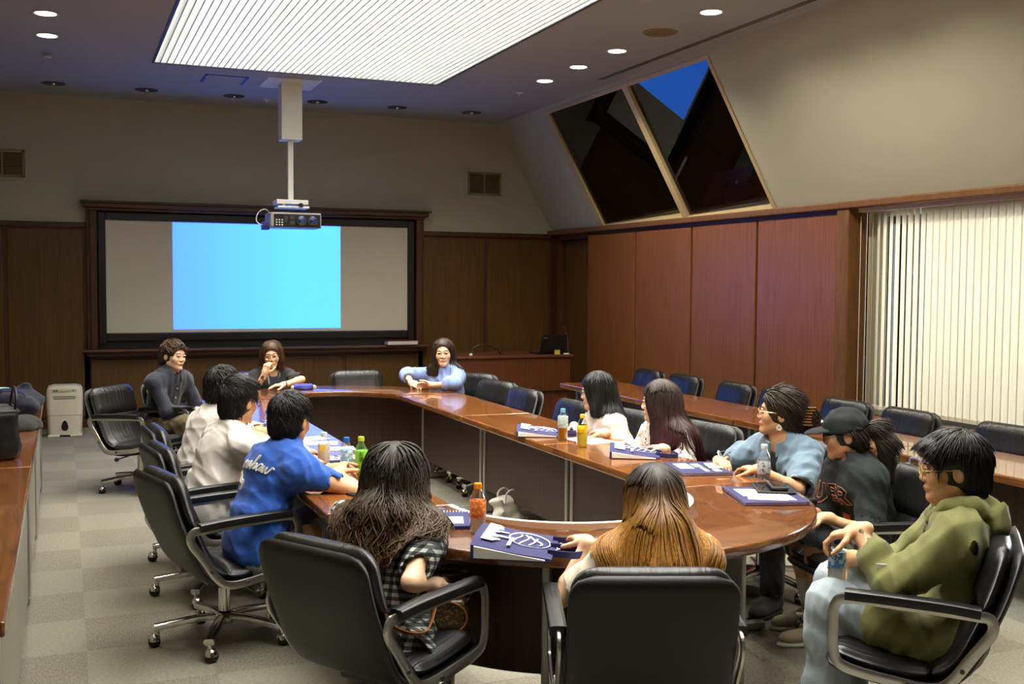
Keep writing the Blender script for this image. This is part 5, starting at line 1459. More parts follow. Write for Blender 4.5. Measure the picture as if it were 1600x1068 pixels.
fs = [(i*7+j, (i+1)*7+j, (i+1)*7+j+1, i*7+j+1) for i in range(6) for j in range(6)]
g.add(vs, fs).build('shirt_print', simple('orange photo print', srgb(176, 84, 44), .8, var=.5, vscale=40), k.ob, smooth=True)
trousers(k, cloth('grey shorts', srgb(92, 94, 104)), to=0, inf=.026, name='shorts')
shoe_pair(k, cloth('beige sneaker', srgb(176, 160, 130)), M['white_plastic'], lace=M['white_plastic'])
F = Field()
for i in (0, 1): F.chain([k.kn[i] * .36 + k.an[i] * .64, k.an[i] - UP * .02], [.045, .042], k=.02)
put(k, 'socks', F, M['white_cotton'], .007)
A = k.HA; Lh = lambda x, y, z: k.H + (A[0]*x + A[1]*y + A[2]*z) * k.hs2
H = Field().ell(Lh(-.014, 0, -.008), V(.090, .082, .086) * k.hs2, A).ell(Lh(.085, 0, -.05), V(.062, .09, .085) * k.hs2, A, k=.008, op='sub'); 
H.ell(Lh(.045, 0, -.125), V(.075, .13, .082) * k.hs2, A, k=.008, op='sub'); H.plane(Lh(0, 0, -.085), -A[2])
for s in (1, -1): H.ell(Lh(.002, s * .098, -.022), V(.030, .026, .038) * k.hs2, A, k=.006, op='sub')
tail = [Lh(-.10, 0, .02), Lh(-.15, .0, .015), Lh(-.185, -.0, -.05), Lh(-.185, 0, -.14), Lh(-.165, 0, -.24), Lh(-.14, 0, -.33)]
H.chain(tail, [.022, .034, .042, .040, .030, .012], k=.02)
short_hair(k, M['hair_dark'], H, n=2600, ln=.07, lift=.03, r=.003, seed=10, whorl=(.06, 0, .10), mess=.08, h=.0045); brows(k, M['hair_dark'])
mc = cloth('dark cap cotton', srgb(15, 21, 24), sheen=0)
C = Field().ell(Lh(-.006, 0, .034), V(.112, .096, .102) * k.hs2, A).plane(Lh(0, 0, .018), -A[2] - A[0] * .12)
C.ell(Lh(-.125, 0, .012), V(.04, .034, .03) * k.hs2, A, k=.006, op='sub'); C.ripple(ripples(.003, 60, 3)); cap_o = put(k, 'cap', C, mc, .004)
Bm = Field().ell(Lh(.105, 0, .018), V(.095, .080, .030) * k.hs2, A); Bm.ell(Lh(.100, 0, .004), V(.105, .090, .034) * k.hs2, A, k=.004, op='sub'); Bm.plane(Lh(.07, 0, 0), -A[0]); bo = put(k, 'brim', Bm, mc, .0035); bo.parent = cap_o
MB().lathe([(0, .008), (.006, .006), (.008, 0)], n=10).xform(k.M(-.006, 0, .134)).build('cap_button', mc, cap_o, smooth=True)
em = MB().tube([Vector(Lh(x, y, z) - k.o) for x, y, z in ((.098, .024, .075), (.106, .006, .068), (.104, -.012, .078))], .004, 6).build('cap_emblem', M['white_ink'], cap_o)
glasses(k, M['black'], .021)

# person in the green hooded jacket
k = person('green', 'person in an olive green hooded jacket and pale jeans holding a water bottle', M['skin_b'], .0032)
mg = cloth('olive green jacket cloth', srgb(112, 112, 58), bs=600, var=.12)
A2 = np.stack([k.ff, k.lu, k.d2])
F = Field(); sleeves(F, k, .92, .070, .046, fore=True, puff=.056, hollow=.008); torso_prims(F, k, .022, .06)
for i in (0, 1): F.cone(k.sh[i], k.el[i], .068, .060, k=.04)
A1 = np.stack([np.cross(k.l, k.d1), k.l, k.d1]); F.ell(k.P + k.f * .03 - UP * .005, V(.150, .185, .085), A1, k=.05)
for i, s in ((0, 1), (1, -1)): F.chain([k.hip[i] + UP * .02 + k.l * s * .04, k.hip[i] * .45 + k.kn[i] * .55 + UP * .012 + k.l * s * .045], [.110, .090], k=.04)
F.plane(k.P - UP * .105, -UP); neckhole(F, k, .070, .03, .055)
F.ell(k.N + k.ff * .12 - k.d2 * .22, (.06, .022, .24), A2, k=.01, op='sub')
F.ripple(fold_set(k, .0095, 61, 34)); jk = put(k, 'jacket', F, mg, .006)
Hd = Field(); N0 = k.N + k.d2 * .03
Hd.chain([N0 + k.ff * .085 - k.d2 * .05 + k.lu * .055, N0 + k.ff * .03 + k.lu * .085, N0 - k.ff * .05 + k.lu * .080, N0 - k.ff * .095 + k.lu * .03, N0 - k.ff * .095 - k.lu * .03, N0 - k.ff * .05 - k.lu * .080, N0 + k.ff * .03 - k.lu * .085, N0 + k.ff * .085 - k.d2 * .05 - k.lu * .055], [.026, .032, .036, .040, .040, .036, .032, .026], k=.03)
Hd.ell(N0 - k.ff * .115 - k.d2 * .06, (.055, .115, .075), A2, k=.05); Hd.ell(N0 - k.ff * .10 + k.d2 * .035, (.045, .075, .05), A2, k=.02, op='sub'); Hd.ripple(fold_set(k, .008, 64, 36)); put(k, 'hood', Hd, mg, .006)
F2 = Field(); torso_prims(F2, k, .010); F2.plane(k.P, -k.d1); neckhole(F2, k, .066, .02, .045); put(k, 'inner_top', F2, cloth('beige inner top', srgb(190, 170, 120)), .008)
p = k.el[0] * .66 + k.wr[0] * .34 + V(-.03, -.045, .0); MB().box(-.018, -.003, -.022, .018, .003, .022).xform(Matrix.Translation(Vector(p - k.o)) @ Matrix.Rotation(R_(-42), 4, 'Z')).build('sleeve_tag', M['white_cotton'], k.ob)
trousers(k, M['jeans_light'], inf=.026, to=.98, cuff=.028, h=.006, name='jeans')
shoe_pair(k, simple('black sneaker', srgb(26, 26, 28), .6), M['white_plastic'], lace=M['white_plastic'])
H = hair_cap(k, .018, low=-.045, front=.060, nape=-.105)
A = k.HA; Lh = lambda x, y, z: k.H + (A[0]*x + A[1]*y + A[2]*z) * k.hs2
H.ell(Lh(.065, 0, .072), V(.046, .066, .030) * k.hs2, A, k=.03)
short_hair(k, M['hair_black'], H, n=4200, ln=.055, lift=.20, r=.0027, seed=11, whorl=(-.05, .0, .13), mess=.22, h=.004); brows(k, M['hair_black'], .004)
glasses(k, M['clear_rim'], .023)

# person in the blue lettered shirt
k = person('blue', 'person in a bright blue T-shirt with white script lettering on the back', M['skin_b'], .0036)
mbl = cloth('royal blue cotton', srgb(28, 84, 178))
tee(k, mbl, t=.74, r0=.066, r1=.062, inf=.024, seed=71, amp=.008, extra=keep, neck=.062, nf=.012, nu=.05, hem=-.105, back=(.015, (.11, .160, .14)), h=.0055)
collar_ring(k, mbl, .064, .008, .030, .012)
def script(word, sx, sy, x0, y0):
    G = {'e': [(0, .45), (.55, .55), (.5, .9), (.2, .95), (.05, .5), (.2, .05), (.6, .1), (.8, .4)], 'r': [(0, .1), (.15, .95), (.2, .6), (.5, .9), (.6, .75), (.5, .2), (.8, .3)], 's': [(0, .2), (.4, 1.0), (.55, .5), (.4, .05), (.1, .1), (.4, .05), (.75, .35)],
         'h': [(0, .3), (.35, 1.7), (.2, 1.75), (.15, 0), (.3, .7), (.5, .9), (.6, .6), (.55, .1), (.85, .35)], 'a': [(.6, .85), (.25, .95), (.05, .45), (.2, .05), (.5, .3), (.62, .9), (.6, .15), (.85, .3)], 'w': [(0, .9), (.1, .15), (.3, .1), (.45, .8), (.5, .15), (.75, .1), (.9, .9), (1.1, .75)],
         'K': [(.1, 1.6), (0, 0), (.05, .8), (.6, 1.6), (.15, .75), (.7, .05), (1, .3)]}
    out = []; x = 0
    for ch in word:
        pts = catmull([V(*p) for p in G[ch]], 4); out.append([(x0 - (x + p[0] + p[1] * .25) * sx, y0 + p[1] * sy + x * sx * .0) for p in pts]); x += 1.0 if ch in 'wK' else .8
    return out
# seen from behind the lettering runs left to right: lateral + (left side) to - (right side)
ln = script('Kershaw', .044, .038, .150, .335)
strokes('shirt_lettering', k, F_['f'], ln, .0046, M['white_cotton'], back=True)
sw = [(.135 - x * .20, .318 - .030 * math.sin(PI * x) - .02 * x) for x in np.linspace(0, .55, 12)]
strokes('lettering_swash', k, F_['f'], [sw, [(p[0], p[1] - .012) for p in sw[3:]], [(sw[-1][0], sw[-1][1]), (sw[-1][0] + .012, sw[-1][1] - .04)]], .006, M['white_cotton'], back=True)
trousers(k, M['jeans_light'], inf=.024, to=.12, cuff=.016, name='shorts'); shoe_pair(k, M['dark_cloth'], M['white_plastic'])
short_hair(k, M['hair_black'], hair_cap(k, .014, low=-.045, nape=-.10), n=3600, ln=.044, lift=.24, r=.0028, seed=12, whorl=(-.06, .01, .10), mess=.28, h=.004); brows(k, M['hair_black'])
ax = nrm(k.wr[1] - k.el[1]); 
for i_, c_, m_, nm in ((0, .045, simple('red bead bracelet', srgb(190, 60, 30), .3), 'bead_bracelet'), (0, .028, M['black'], 'watch_strap')):
    ax = nrm(k.wr[i_] - k.el[i_]); w0 = k.wr[i_] - ax * c_ - k.o; MB().cyl(Vector(w0 - ax * .008), Vector(w0 + ax * .008), .031, n=18).build(nm, m_, k.ob, smooth=True)

# two persons in white
k = person('white_near', 'nearer of the two people in white, glasses, swept black hair, leaning on the table', M['skin_b'], .004)
tee(k, M['white_cotton'], t=.80, r0=.066, r1=.063, inf=.024, seed=81, amp=.009, neck=.062, nf=.012, nu=.05, hem=-.10, back=(.015, (.11, .160, .14)))
collar_ring(k, M['white_cotton'], .064, .008, .030, .012); trousers(k, M['jeans_light'], to=.12, name='shorts'); shoe_pair(k, M['dark_cloth'], M['white_plastic'])
H = hair_cap(k, .014, low=-.04, nape=-.085); A = k.HA; Lh = lambda x, y, z: k.H + (A[0]*x + A[1]*y + A[2]*z) * k.hs2
H.ell(Lh(.0, 0, .095), V(.105, .072, .042) * k.hs2, A, k=.02)
short_hair(k, M['hair_black'], H, n=2600, ln=.05, lift=.10, r=.003, seed=13, whorl=(-.08, .02, .08), mess=.12, h=.0045); brows(k, M['hair_black']); glasses(k, M['black'], .021)
k = person('white_far', 'farther of the two people in white, mostly hidden behind the nearer one', M['skin_b'], .0045)
tee(k, M['white_cotton'], t=.80, r0=.066, r1=.063, inf=.024, seed=91, amp=.009, neck=.062, nf=.012, nu=.05, hem=-.10, back=(.015, (.11, .160, .14)))
collar_ring(k, M['white_cotton'], .064, .008, .030, .012); trousers(k, M['dark_cloth'], to=.12, name='shorts'); shoe_pair(k, M['dark_cloth'], M['white_plastic'])
short_hair(k, M['hair_black'], hair_cap(k, .016, low=-.045, nape=-.10), n=2400, ln=.048, lift=.45, r=.003, seed=14, whorl=(-.06, .0, .10), mess=.4, h=.005); brows(k, M['hair_black'])

# person in the checked dress
k = person('check', 'person with wavy dark hair in a black and white checked dress, back to us', M['skin_c'], .0036)
mm, nt, b = new_mat('black and white gingham')
tc = node(nt, 'ShaderNodeTexCoord')
def stripe(vec):
    d = node(nt, 'ShaderNodeVectorMath', operation='DOT_PRODUCT'); d.inputs[1].default_value = vec; nt.links.new(tc.outputs['Object'], d.inputs[0])
    a = node(nt, 'ShaderNodeMath', operation='FRACT'); nt.links.new(d.outputs['Value'], a.inputs[0])
    c = node(nt, 'ShaderNodeMath', operation='LESS_THAN'); c.inputs[1].default_value = .5; nt.links.new(a.outputs[0], c.inputs[0]); return c
fq = 38.0; lv = (k.l + k.f * .55) * fq
s1 = stripe(tuple(lv)); s2 = stripe(tuple(k.d1 * fq))
ad = node(nt, 'ShaderNodeMath', operation='ADD'); nt.links.new(s1.outputs[0], ad.inputs[0]); nt.links.new(s2.outputs[0], ad.inputs[1])
dv = node(nt, 'ShaderNodeMath', operation='DIVIDE'); dv.inputs[1].default_value = 2.0; nt.links.new(ad.outputs[0], dv.inputs[0])
cr = node(nt, 'ShaderNodeValToRGB'); cr.color_ramp.interpolation = 'CONSTANT'
cr.color_ramp.elements[0].color = srgb(214, 214, 208); cr.color_ramp.elements[1].position = .8; cr.color_ramp.elements[1].color = srgb(22, 24, 26); e_ = cr.color_ramp.elements.new(.4); e_.color = srgb(92, 98, 98)
nt.links.new(dv.outputs[0], cr.inputs[0]); nt.links.new(cr.outputs[0], b.inputs['Base Color']); b.inputs['Roughness'].default_value = .85
A2 = np.stack([k.ff, k.lu, k.d2]); A1 = np.stack([np.cross(k.l, k.d1), k.l, k.d1])
F = Field(); sleeves(F, k, .84, .062, .052, puff=.066, hollow=.008); torso_prims(F, k, .018)
F.ell(k.P + k.f * .05, V(.13, .185, .09), A1, k=.06)
for i, s in ((0, 1), (1, -1)): F.chain([k.hip[i] + UP * .01 + k.l * s * .02, k.kn[i] + k.l * s * .02], [.095, .085], k=.05)
F.plane(k.P - UP * .085, -UP); neckhole(F, k, .074, .012, .040); F.ripple(fold_set(k, .008, 96, 30)); dr = put(k, 'dress', F, mm, .0055)
Cf = Field(); torso_prims(Cf, k, .024); Cf.plane(k.N - k.d2 * .075, -k.d2, .003); neckhole(Cf, k, .068, .012, .045); Cf.ripple(fold_set(k, .003, 98)); put(k, 'white_collar', Cf, M['white_cotton'], .005)
bw = MB(); q0 = k.P - k.l * .15 - k.f * .06 + UP * .10
bw.tube([Vector(p - k.o) for p in catmull([q0, q0 - k.l * .07 + k.f * .05 - UP * .09, q0 - k.l * .115 + k.f * .09 - UP * .20, q0 - k.l * .125 + k.f * .10 - UP * .34, q0 - k.l * .12 + k.f * .12 - UP * .46], 6)], 0, 8, flat=(.05, .008, tuple(k.f)))
bo = bw.build('sash', mm, k.ob, smooth=True)
B = Field(); torso_prims(B, k, .024)
for i in (0, 1): B.cone(k.sh[i], k.el[i], .078, .07)
A = k.HA; Lh = lambda x, y, z: k.H + (A[0]*x + A[1]*y + A[2]*z) * k.hs2
H = hair_cap(k, .014, low=-.10, front=.055, ears=False, nape=-.16)
bk = k.N - k.ff * .10
H.chain([Lh(-.04, 0, -.02), Lh(-.06, 0, -.12), bk - k.d2 * .04, bk - k.d2 * .16, bk - k.d2 * .30 - k.ff * .03], [.074, .070, .066, .055, .04], k=.05)
for s in (1, -1): H.chain([Lh(-.005, s * .066, .03), Lh(-.02, s * .070, -.07), bk - k.d2 * .03 + k.lu * s * .055, bk - k.d2 * .15 + k.lu * s * .06], [.024, .026, .030, .024], k=.04)
long_hair(k, hair_mat('wavy dark brown hair', srgb(36, 29, 22), srgb(104, 74, 44), .60, .96, rough=.42), H, B, .62, n=4800, seed=15, wave=1.0, wf=50, spread=.024, jag=.09, T=30, h=.005, r=.0031, gather=.9); brows(k, M['hair_dark'])
trousers(k, M['dark_cloth'], inf=.006, to=.06, name='undershorts'); shoe_pair(k, cloth('grey green sneaker', srgb(112, 112, 92)), M['white_plastic'])
KC = k

# blonde person at the near end
k = person('blonde', 'person with golden hair and dark roots in a cream top, back to us', M['skin_c'], .0038)
tee(k, cloth('cream cotton', srgb(222, 212, 190)), t=.74, r0=.072, r1=.070, inf=.018, seed=101, amp=.006, neck=.062, nu=.048)
trousers(k, M['dark_cloth']); shoe_pair(k, M['dark_cloth'], M['white_plastic'])
B = Field(); torso_prims(B, k, .022)
for i in (0, 1): B.cone(k.sh[i], k.el[i], .072, .066)
A = k.HA; Lh = lambda x, y, z: k.H + (A[0]*x + A[1]*y + A[2]*z) * k.hs2
H = hair_cap(k, .012, low=-.10, front=.060, ears=False, nape=-.16)
bk = k.N - k.ff * .10
H.chain([Lh(-.04, 0, -.02), Lh(-.075, 0, -.10), bk - k.ff * .012 - k.d2 * .02, bk - k.ff * .02 - k.d2 * .14, bk - k.d2 * .26 - k.ff * .02, bk - k.d2 * .40 - k.ff * .04], [.070, .070, .076, .072, .06, .05], k=.06)
for s in (1, -1): H.chain([Lh(-.005, s * .064, .03), Lh(-.02, s * .068, -.07), bk - k.d2 * .05 + k.lu * s * .06, bk - k.d2 * .22 + k.lu * s * .085], [.022, .024, .030, .028], k=.04)
long_hair(k, hair_mat('golden hair with dark roots', srgb(34, 28, 24), srgb(156, 108, 44), .82, .99, rough=.36), H, B, .56, n=3600, seed=16, wave=.10, wf=30, spread=.012, jag=.08, T=26, h=.005, r=.0034, gather=.9); brows(k, M['hair_brown'])
# ---------------------------------------------------------------- bottles
def clear_mat(name, tint, glossy=.12):
    m, nt, b = new_mat(name); nt.nodes.remove(b); out = nt.nodes['Material Output']
    tr = node(nt, 'ShaderNodeBsdfTransparent'); tr.inputs[0].default_value = tint
    gl = node(nt, 'ShaderNodeBsdfGlossy'); gl.inputs['Roughness'].default_value = .06
    lw = node(nt, 'ShaderNodeLayerWeight'); lw.inputs[0].default_value = .35
    mx = node(nt, 'ShaderNodeMixShader'); nt.links.new(lw.outputs['Facing'], mx.inputs[0]); nt.links.new(tr.outputs[0], mx.inputs[1]); nt.links.new(gl.outputs[0], mx.inputs[2]); nt.links.new(mx.outputs[0], out.inputs[0])
    return m
M['pet'] = clear_mat('clear bottle plastic', (.96, .98, .99, 1))
def drink(name, col, alpha=1.0):
    m, nt, b = new_mat(name); b.inputs['Base Color'].default_value = col; b.inputs['Roughness'].default_value = .12
    if alpha < 1:
        b.inputs['Alpha'].default_value = alpha
    return m
def label_mat(name, base, spots, scale=40, thr=.62):
    """printed band: base colour with blotches of a second colour"""
    m, nt, b = new_mat(name); tc = node(nt, 'ShaderNodeTexCoord'); n = node(nt, 'ShaderNodeTexNoise'); n.inputs['Scale'].default_value = scale; n.inputs['Detail'].default_value = 3
    nt.links.new(tc.outputs['Object'], n.inputs['Vector']); cr = node(nt, 'ShaderNodeValToRGB'); cr.color_ramp.interpolation = 'CONSTANT'
    cr.color_ramp.elements[0].color = base; cr.color_ramp.elements[1].position = thr - .08; cr.color_ramp.elements[1].color = spots
    nt.links.new(n.outputs['Fac'], cr.inputs[0]); nt.links.new(cr.outputs[0], b.inputs['Base Color']); b.inputs['Roughness'].default_value = .35
    return m
def bottle(label, x, y, z, cap, lab, liq, lz=(.055, .115), fill=.125, h=.19, r=.031, text=None, tcol=None, emblem=None):
    t = thing('drink_bottle', label, 'bottle', (x, y, z))
    prof = [(0, .004), (r * .80, 0), (r * .96, .006), (r, .014), (r * .95, .03), (r, .042), (r * .985, .06), (r * .985, .115), (r, .122), (r * .93, .138), (r * .62, .158), (r * .42, .168), (r * .42, h - .014)]
    MB().lathe(prof, n=28).build('bottle_body', M['pet'], t, smooth=True)
    q = [(max(0, a - .0018), b_ + .001) for a, b_ in prof if b_ < fill]; q += [(q[-1][0] * .99, fill), (0, fill)]
    if liq: MB().lathe(q, n=28).build('drink', liq, t, smooth=True)
    MB().lathe([(r * .45, h - .022), (r * .48, h - .022), (r * .48, h - .002), (r * .44, h), (0, h)], n=20).build('cap', cap, t, smooth=True)
    g = MB()
    for a in np.linspace(0, 2 * PI, 21)[:-1]: g.cyl((r * .48 * math.cos(a), r * .48 * math.sin(a), h - .021), (r * .48 * math.cos(a), r * .48 * math.sin(a), h - .003), .0008, n=5)
    g.build('cap_ribs', cap, t)
    if lab:
        lo = MB().lathe([(r * 1.0, lz[0]), (r * 1.012, lz[0] + .001), (r * 1.012, lz[1] - .001), (r * 1.0, lz[1])], n=32).build('label_band', lab, t, smooth=True)
        yw = math.atan2(-y, -x)
        if text:
            for j, ch in enumerate(text):
                text_mesh('label_text', ch, .026, tcol or M['black'], lo, Matrix.Rotation(yw + R_(90), 4, 'Z') @ Matrix.Translation((0, -r * 1.03, lz[1] - .018 - j * .024)) @ Matrix.Rotation(R_(90), 4, 'X'))
        if emblem:
            MB().lathe([(0, .0015), (emblem[0], .0012), (emblem[0], 0)], n=18).xform(Matrix.Rotation(yw, 4, 'Z') @ Matrix.Translation((r * 1.012, emblem[2], emblem[3])) @ Matrix.Rotation(R_(90), 4, 'Y')).build('label_emblem', emblem[1], lo)
    return t
P_ = lambda n, c, r=.35: simple(n, c, r)
blue_cap, white_cap, lime_cap, orange_cap, yellow_cap, sky_cap = P_('blue cap', srgb(40, 110, 200)), P_('white cap', srgb(222, 222, 222)), P_('lime cap', srgb(190, 214, 70)), P_('orange cap', srgb(240, 150, 30)), P_('yellow cap', srgb(235, 205, 60)), P_('sky blue cap', srgb(120, 180, 214))
milky = drink('cloudy drink', srgb(206, 206, 196)); water = drink('water', (.8, .86, .9, 1), .18); tea = drink('green tea', srgb(120, 205, 40)); amber = drink('amber tea', srgb(176, 112, 24)); lemon = drink('yellow drink', srgb(250, 226, 70)); pale = drink('pale peach drink', srgb(220, 196, 170), .8)
bottle('blue labelled bottle between the nearer person in white and the blue-shirted one', 1.10, 6.45, ZT, blue_cap, label_mat('blue label', srgb(40, 80, 180), srgb(225, 230, 240), 60), water, (.05, .13))
bottle('bottle of cloudy drink with a yellow spot label beside the clasped hands', 1.20, 5.40, ZT, white_cap, label_mat('cream label', srgb(214, 210, 196), srgb(190, 190, 180), 50), milky, (.05, .135), emblem=(.016, yellow_cap, -.006, .115))
bottle('blue capped bottle with blue label and yellow dot beside the green tea', 1.265, 5.19, ZT, blue_cap, label_mat('pale blue label', srgb(120, 176, 214), srgb(220, 232, 240), 55), water, (.03, .13), emblem=(.011, orange_cap, .0, .062))
bottle('green tea bottle with a lime cap on the left arm of the table', 1.325, 5.14, ZT, lime_cap, label_mat('green label', srgb(124, 206, 46), srgb(132, 212, 56), 30), tea, (.03, .130), h=.198, text='お茶', tcol=M['black'])
bottle('bottle with an orange cap and orange label near the front navy bag', 1.44, 3.83, ZT, orange_cap, label_mat('orange label', srgb(236, 120, 50), srgb(250, 190, 120), 70), drink('clear drink', (.82, .82, .8, 1), .35), (.062, .125))
bottle('bottle of bright yellow drink with a yellow cap', 2.77, 5.65, ZT, yellow_cap, label_mat('yellow label', srgb(240, 206, 20), srgb(250, 230, 90), 50), lemon, (.085, .13), fill=.13)
bottle('bottle of amber tea with a pale blue cap beside the yellow one', 2.785, 5.95, ZT, sky_cap, label_mat('pale label', srgb(170, 196, 190), srgb(220, 226, 216), 70), amber, (.075, .145), fill=.075)
bottle('clear water bottle with a white cap in front of the denim blouse', 3.07, 4.30, ZT, white_cap, label_mat('clear printed label', srgb(196, 204, 208), srgb(120, 110, 100), 80), water, (.05, .105))
bottle('half full water bottle with blue label held on a lap by the olive jacket', 2.55, 3.12, .556, P_('deep blue cap', srgb(50, 70, 170)), label_mat('blue water label', srgb(60, 130, 190), srgb(205, 222, 236), 55), drink('hazy water', (.8, .82, .82, 1), .55), (.085, .14), fill=.09)

# ---------------------------------------------------------------- navy bags, pads and papers
def wedge(L_, W_, h0, h1, n=10, sag=.0):
    """flat bag: L_ along x, W_ along y, height h0 at -x and h1 at +x"""
    vs = []; 
    for z_ in (0, 1):
        for i in range(n + 1):
            for j in range(n + 1):
                u, v = i / n, j / n; hgt = (h0 + (h1 - h0) * u) * (1 - .5 * (2 * v - 1) ** 4 * .5)
                ed = min(u, 1 - u, v, 1 - v)
                vs.append((L_ * (u - .5), W_ * (v - .5) + .004 * math.sin(7 * u + z_), z_ * hgt + z_ * sag * math.sin(9 * u + 5 * v) * min(1, ed * 8)))
    N = (n + 1) ** 2; fs = []
    for i in range(n):
        for j in range(n):
            a = i * (n + 1) + j; fs.append((a, a + 1, a + n + 2, a + n + 1)); fs.append((N + a, N + a + n + 1, N + a + n + 2, N + a + 1))
    rim = [i * (n + 1) for i in range(n)] + [n * (n + 1) + j for j in range(n)] + [i * (n + 1) + n for i in range(n, 0, -1)] + list(range(n, 0, -1))
    for i in range(len(rim)): a, b = rim[i], rim[(i + 1) % len(rim)]; fs.append((a, b, N + b, N + a))
    return MB().add(vs, fs)
def tote(label, x, y, rz, L_=.36, W_=.27, h0=.05, h1=.012, side=True, handle=True, group=None, emblem=True, sk=True):
    t = thing('tote_bag', label, 'bag', (x, y, ZT), R_(rz))
    wedge(L_, W_, h0, h1, sag=.003).build('bag_body', M['navy'], t, smooth=True, angle=60)
    zt = lambda u: h0 + (h1 - h0) * (u / L_ + .5) + .0035
    if side:
        b = MB(); y0 = -W_ / 2 - .007; b.add([(-L_/2 + .012, y0, .006), (L_ * .42, y0, .004), (L_ * .42, y0, h1 * .6), (-L_/2 + .012, y0, h0 * .70), (-L_/2 + .012, y0 + .012, .006), (L_ * .42, y0 + .012, .004), (L_ * .42, y0 + .012, h1 * .6), (-L_/2 + .012, y0 + .012, h0 * .70)], [(0, 1, 2, 3), (7, 6, 5, 4), (0, 4, 5, 1), (1, 5, 6, 2), (2, 6, 7, 3), (3, 7, 4, 0)]); b.build('white_gusset', M['paper'], t)
    if emblem:
        cx, cy, R2 = L_ * .17, 0, W_ * .22
        g = MB(); g.tube([(cx + R2 * math.cos(a), cy + R2 * 1.25 * math.sin(a), zt(cx + R2 * math.cos(a))) for a in np.linspace(0, 2 * PI, 33)[:-1]], 0, 6, closed=True, flat=(.006, .002, (1, 0, 0)))
        for j, (ax_, ln_) in enumerate(((-.6, .8), (-.25, 1.1), (.1, 1.1), (.45, .9))):
            pts = [(cx + ax_ * R2 + .18 * R2 * math.sin(3 * s_ + j), cy + s_ * R2 * ln_, zt(cx + ax_ * R2)) for s_ in np.linspace(-.8, .8, 9)]
            g.tube(pts, 0, 6, flat=(.008, .002, (1, 0, 0)))
        g.build('emblem_print', M['white_ink'], t)
        d = MB()
        for j in range(4):
            a = np.linspace(PI, 2 * PI, 8); d.tube([(cx + R2 * 1.5 + .012 * math.sin(q), -W_ * .12 + j * .03 + .012 * math.cos(q), zt(cx + R2 * 1.5)) for q in a], 0, 6, flat=(.004, .002, (1, 0, 0)))
        d.build('scallop_print', M['white_ink'], t)
    if sk:
        rs_ = random.Random(int(x * 100)); g = MB(); v0 = -W_ * .36; u0 = -L_ * .40
        poly = [(u0, v0)]
        for j in range(15):
            hgt = .03 + .035 * rs_.random() + (.05 if j in (5, 9) else 0); vv = v0 + W_ * .72 * j / 15
            poly += [(u0 + hgt, vv), (u0 + hgt, vv + W_ * .035)]
        poly.append((u0, v0 + W_ * .72))
        n_ = len(poly); vs = [(a, b_, zt(a) + .001) for a, b_ in poly]; g.add(vs, [tuple(range(n_))]); g.build('skyline_print', M['white_ink'], t)
        g = MB(); g.tube([(-L_ * .05, W_ * s_, zt(-L_ * .05)) for s_ in np.linspace(-.40, -.05, 6)], 0, 6, flat=(.014, .002, (1, 0, 0))); g.build('script_print', M['white_ink'], t)
    if handle:
        for s_ in (-1, 1):
            pts = catmull([(L_ / 2 - .02, s_ * .05 - .05, h1 + .004), (L_ / 2 + .06, s_ * .05 - .055, .012), (L_ / 2 + .10, s_ * .05 - .02, .008), (L_ / 2 + .095, s_ * .05 + .03, .008), (L_ / 2 + .05, s_ * .05 + .05, .012), (L_ / 2 - .02, s_ * .05 + .05, h1 + .004)], 5)
            MB().tube(pts, 0, 8, flat=(.026, .005, (0, 0, 1))).build('handle', M['navy'], t, smooth=True)
    return t
tote('navy tote bag with white skyline and emblem print, right of the orange capped bottle', 1.48, 3.54, -30, .28, .33, .066, .012)
tote('navy tote bag farthest along the right arm, left of the amber tea bottle', 2.75, 6.24, -24, .27, .33, .050, .014)
tote('navy tote bag with a white folder edge, in front of the burgundy haired person', 2.92, 5.30, -28, .27, .34, .052, .014)
def pad(label, x, y, rz, L_=.33, W_=.25, h=.014, spiral=False, nm='folder'):
    t = thing(nm, label, 'folder', (x, y, ZT), R_(rz))
    MB().box(-L_/2, -W_/2, 0, L_/2, W_/2, h * .25).box(-L_/2, -W_/2, h * .75, L_/2, W_/2, h).box(-L_/2, -W_/2, 0, -L_/2 + .004, W_/2, h).build('cover', M['navy'], t, bevel=.002)
    MB().box(-L_/2 + .005, -W_/2 + .004, h * .25, L_/2 - .004, W_/2 - .004, h * .75).build('pages', M['paper'], t)
    g = MB(); g.box(-L_ * .34, -W_ * .38, h, L_ * .10, -W_ * .10, h + .0012); g.box(-L_ * .30, -W_ * .04, h, -L_ * .02, W_ * .12, h + .0012); g.box(L_ * .05, W_ * .02, h, L_ * .36, W_ * .10, h + .0012); g.box(-L_ * .1, W_ * .2, h, L_ * .38, W_ * .34, h + .0012)
    g.build('cover_print', M['white_ink'], t)
    if spiral:
        for j in range(16):
            y_ = -W_/2 + .012 + j * (W_ - .024) / 15
            MB().tube([(L_/2 - .008 + .009 * math.cos(a), y_, h * .5 + .012 * math.sin(a)) for a in np.linspace(0, 2 * PI, 13)[:-1]], .0018, 5, closed=True).build('spiral_ring', M['white_plastic'], t)
    return t
pad('navy spiral pad left of the orange capped bottle', 1.375, 4.05, 72, .27, .21, spiral=True, nm='spiral_pad')
pad('navy folder with a white phone lying on it, on the right arm of the table', 2.98, 4.74, 256, .34, .26)
pad('navy folder nearest us on the round end, papers and phones on it', 2.88, 4.02, 252, .36, .29)
t = thing('smartphone', 'white edged phone lying on the folder behind the blonde person', 'phone', (3.06, 4.72, ZT + .016), R_(70))
MB().box(-.07, -.035, 0, .07, .035, .008).build('phone_body', M['white_plastic'], t, bevel=.003); MB().box(-.066, -.031, .008, .066, .031, .0088).build('screen_glass', P_('pale screen', srgb(186, 186, 196), .1), t)
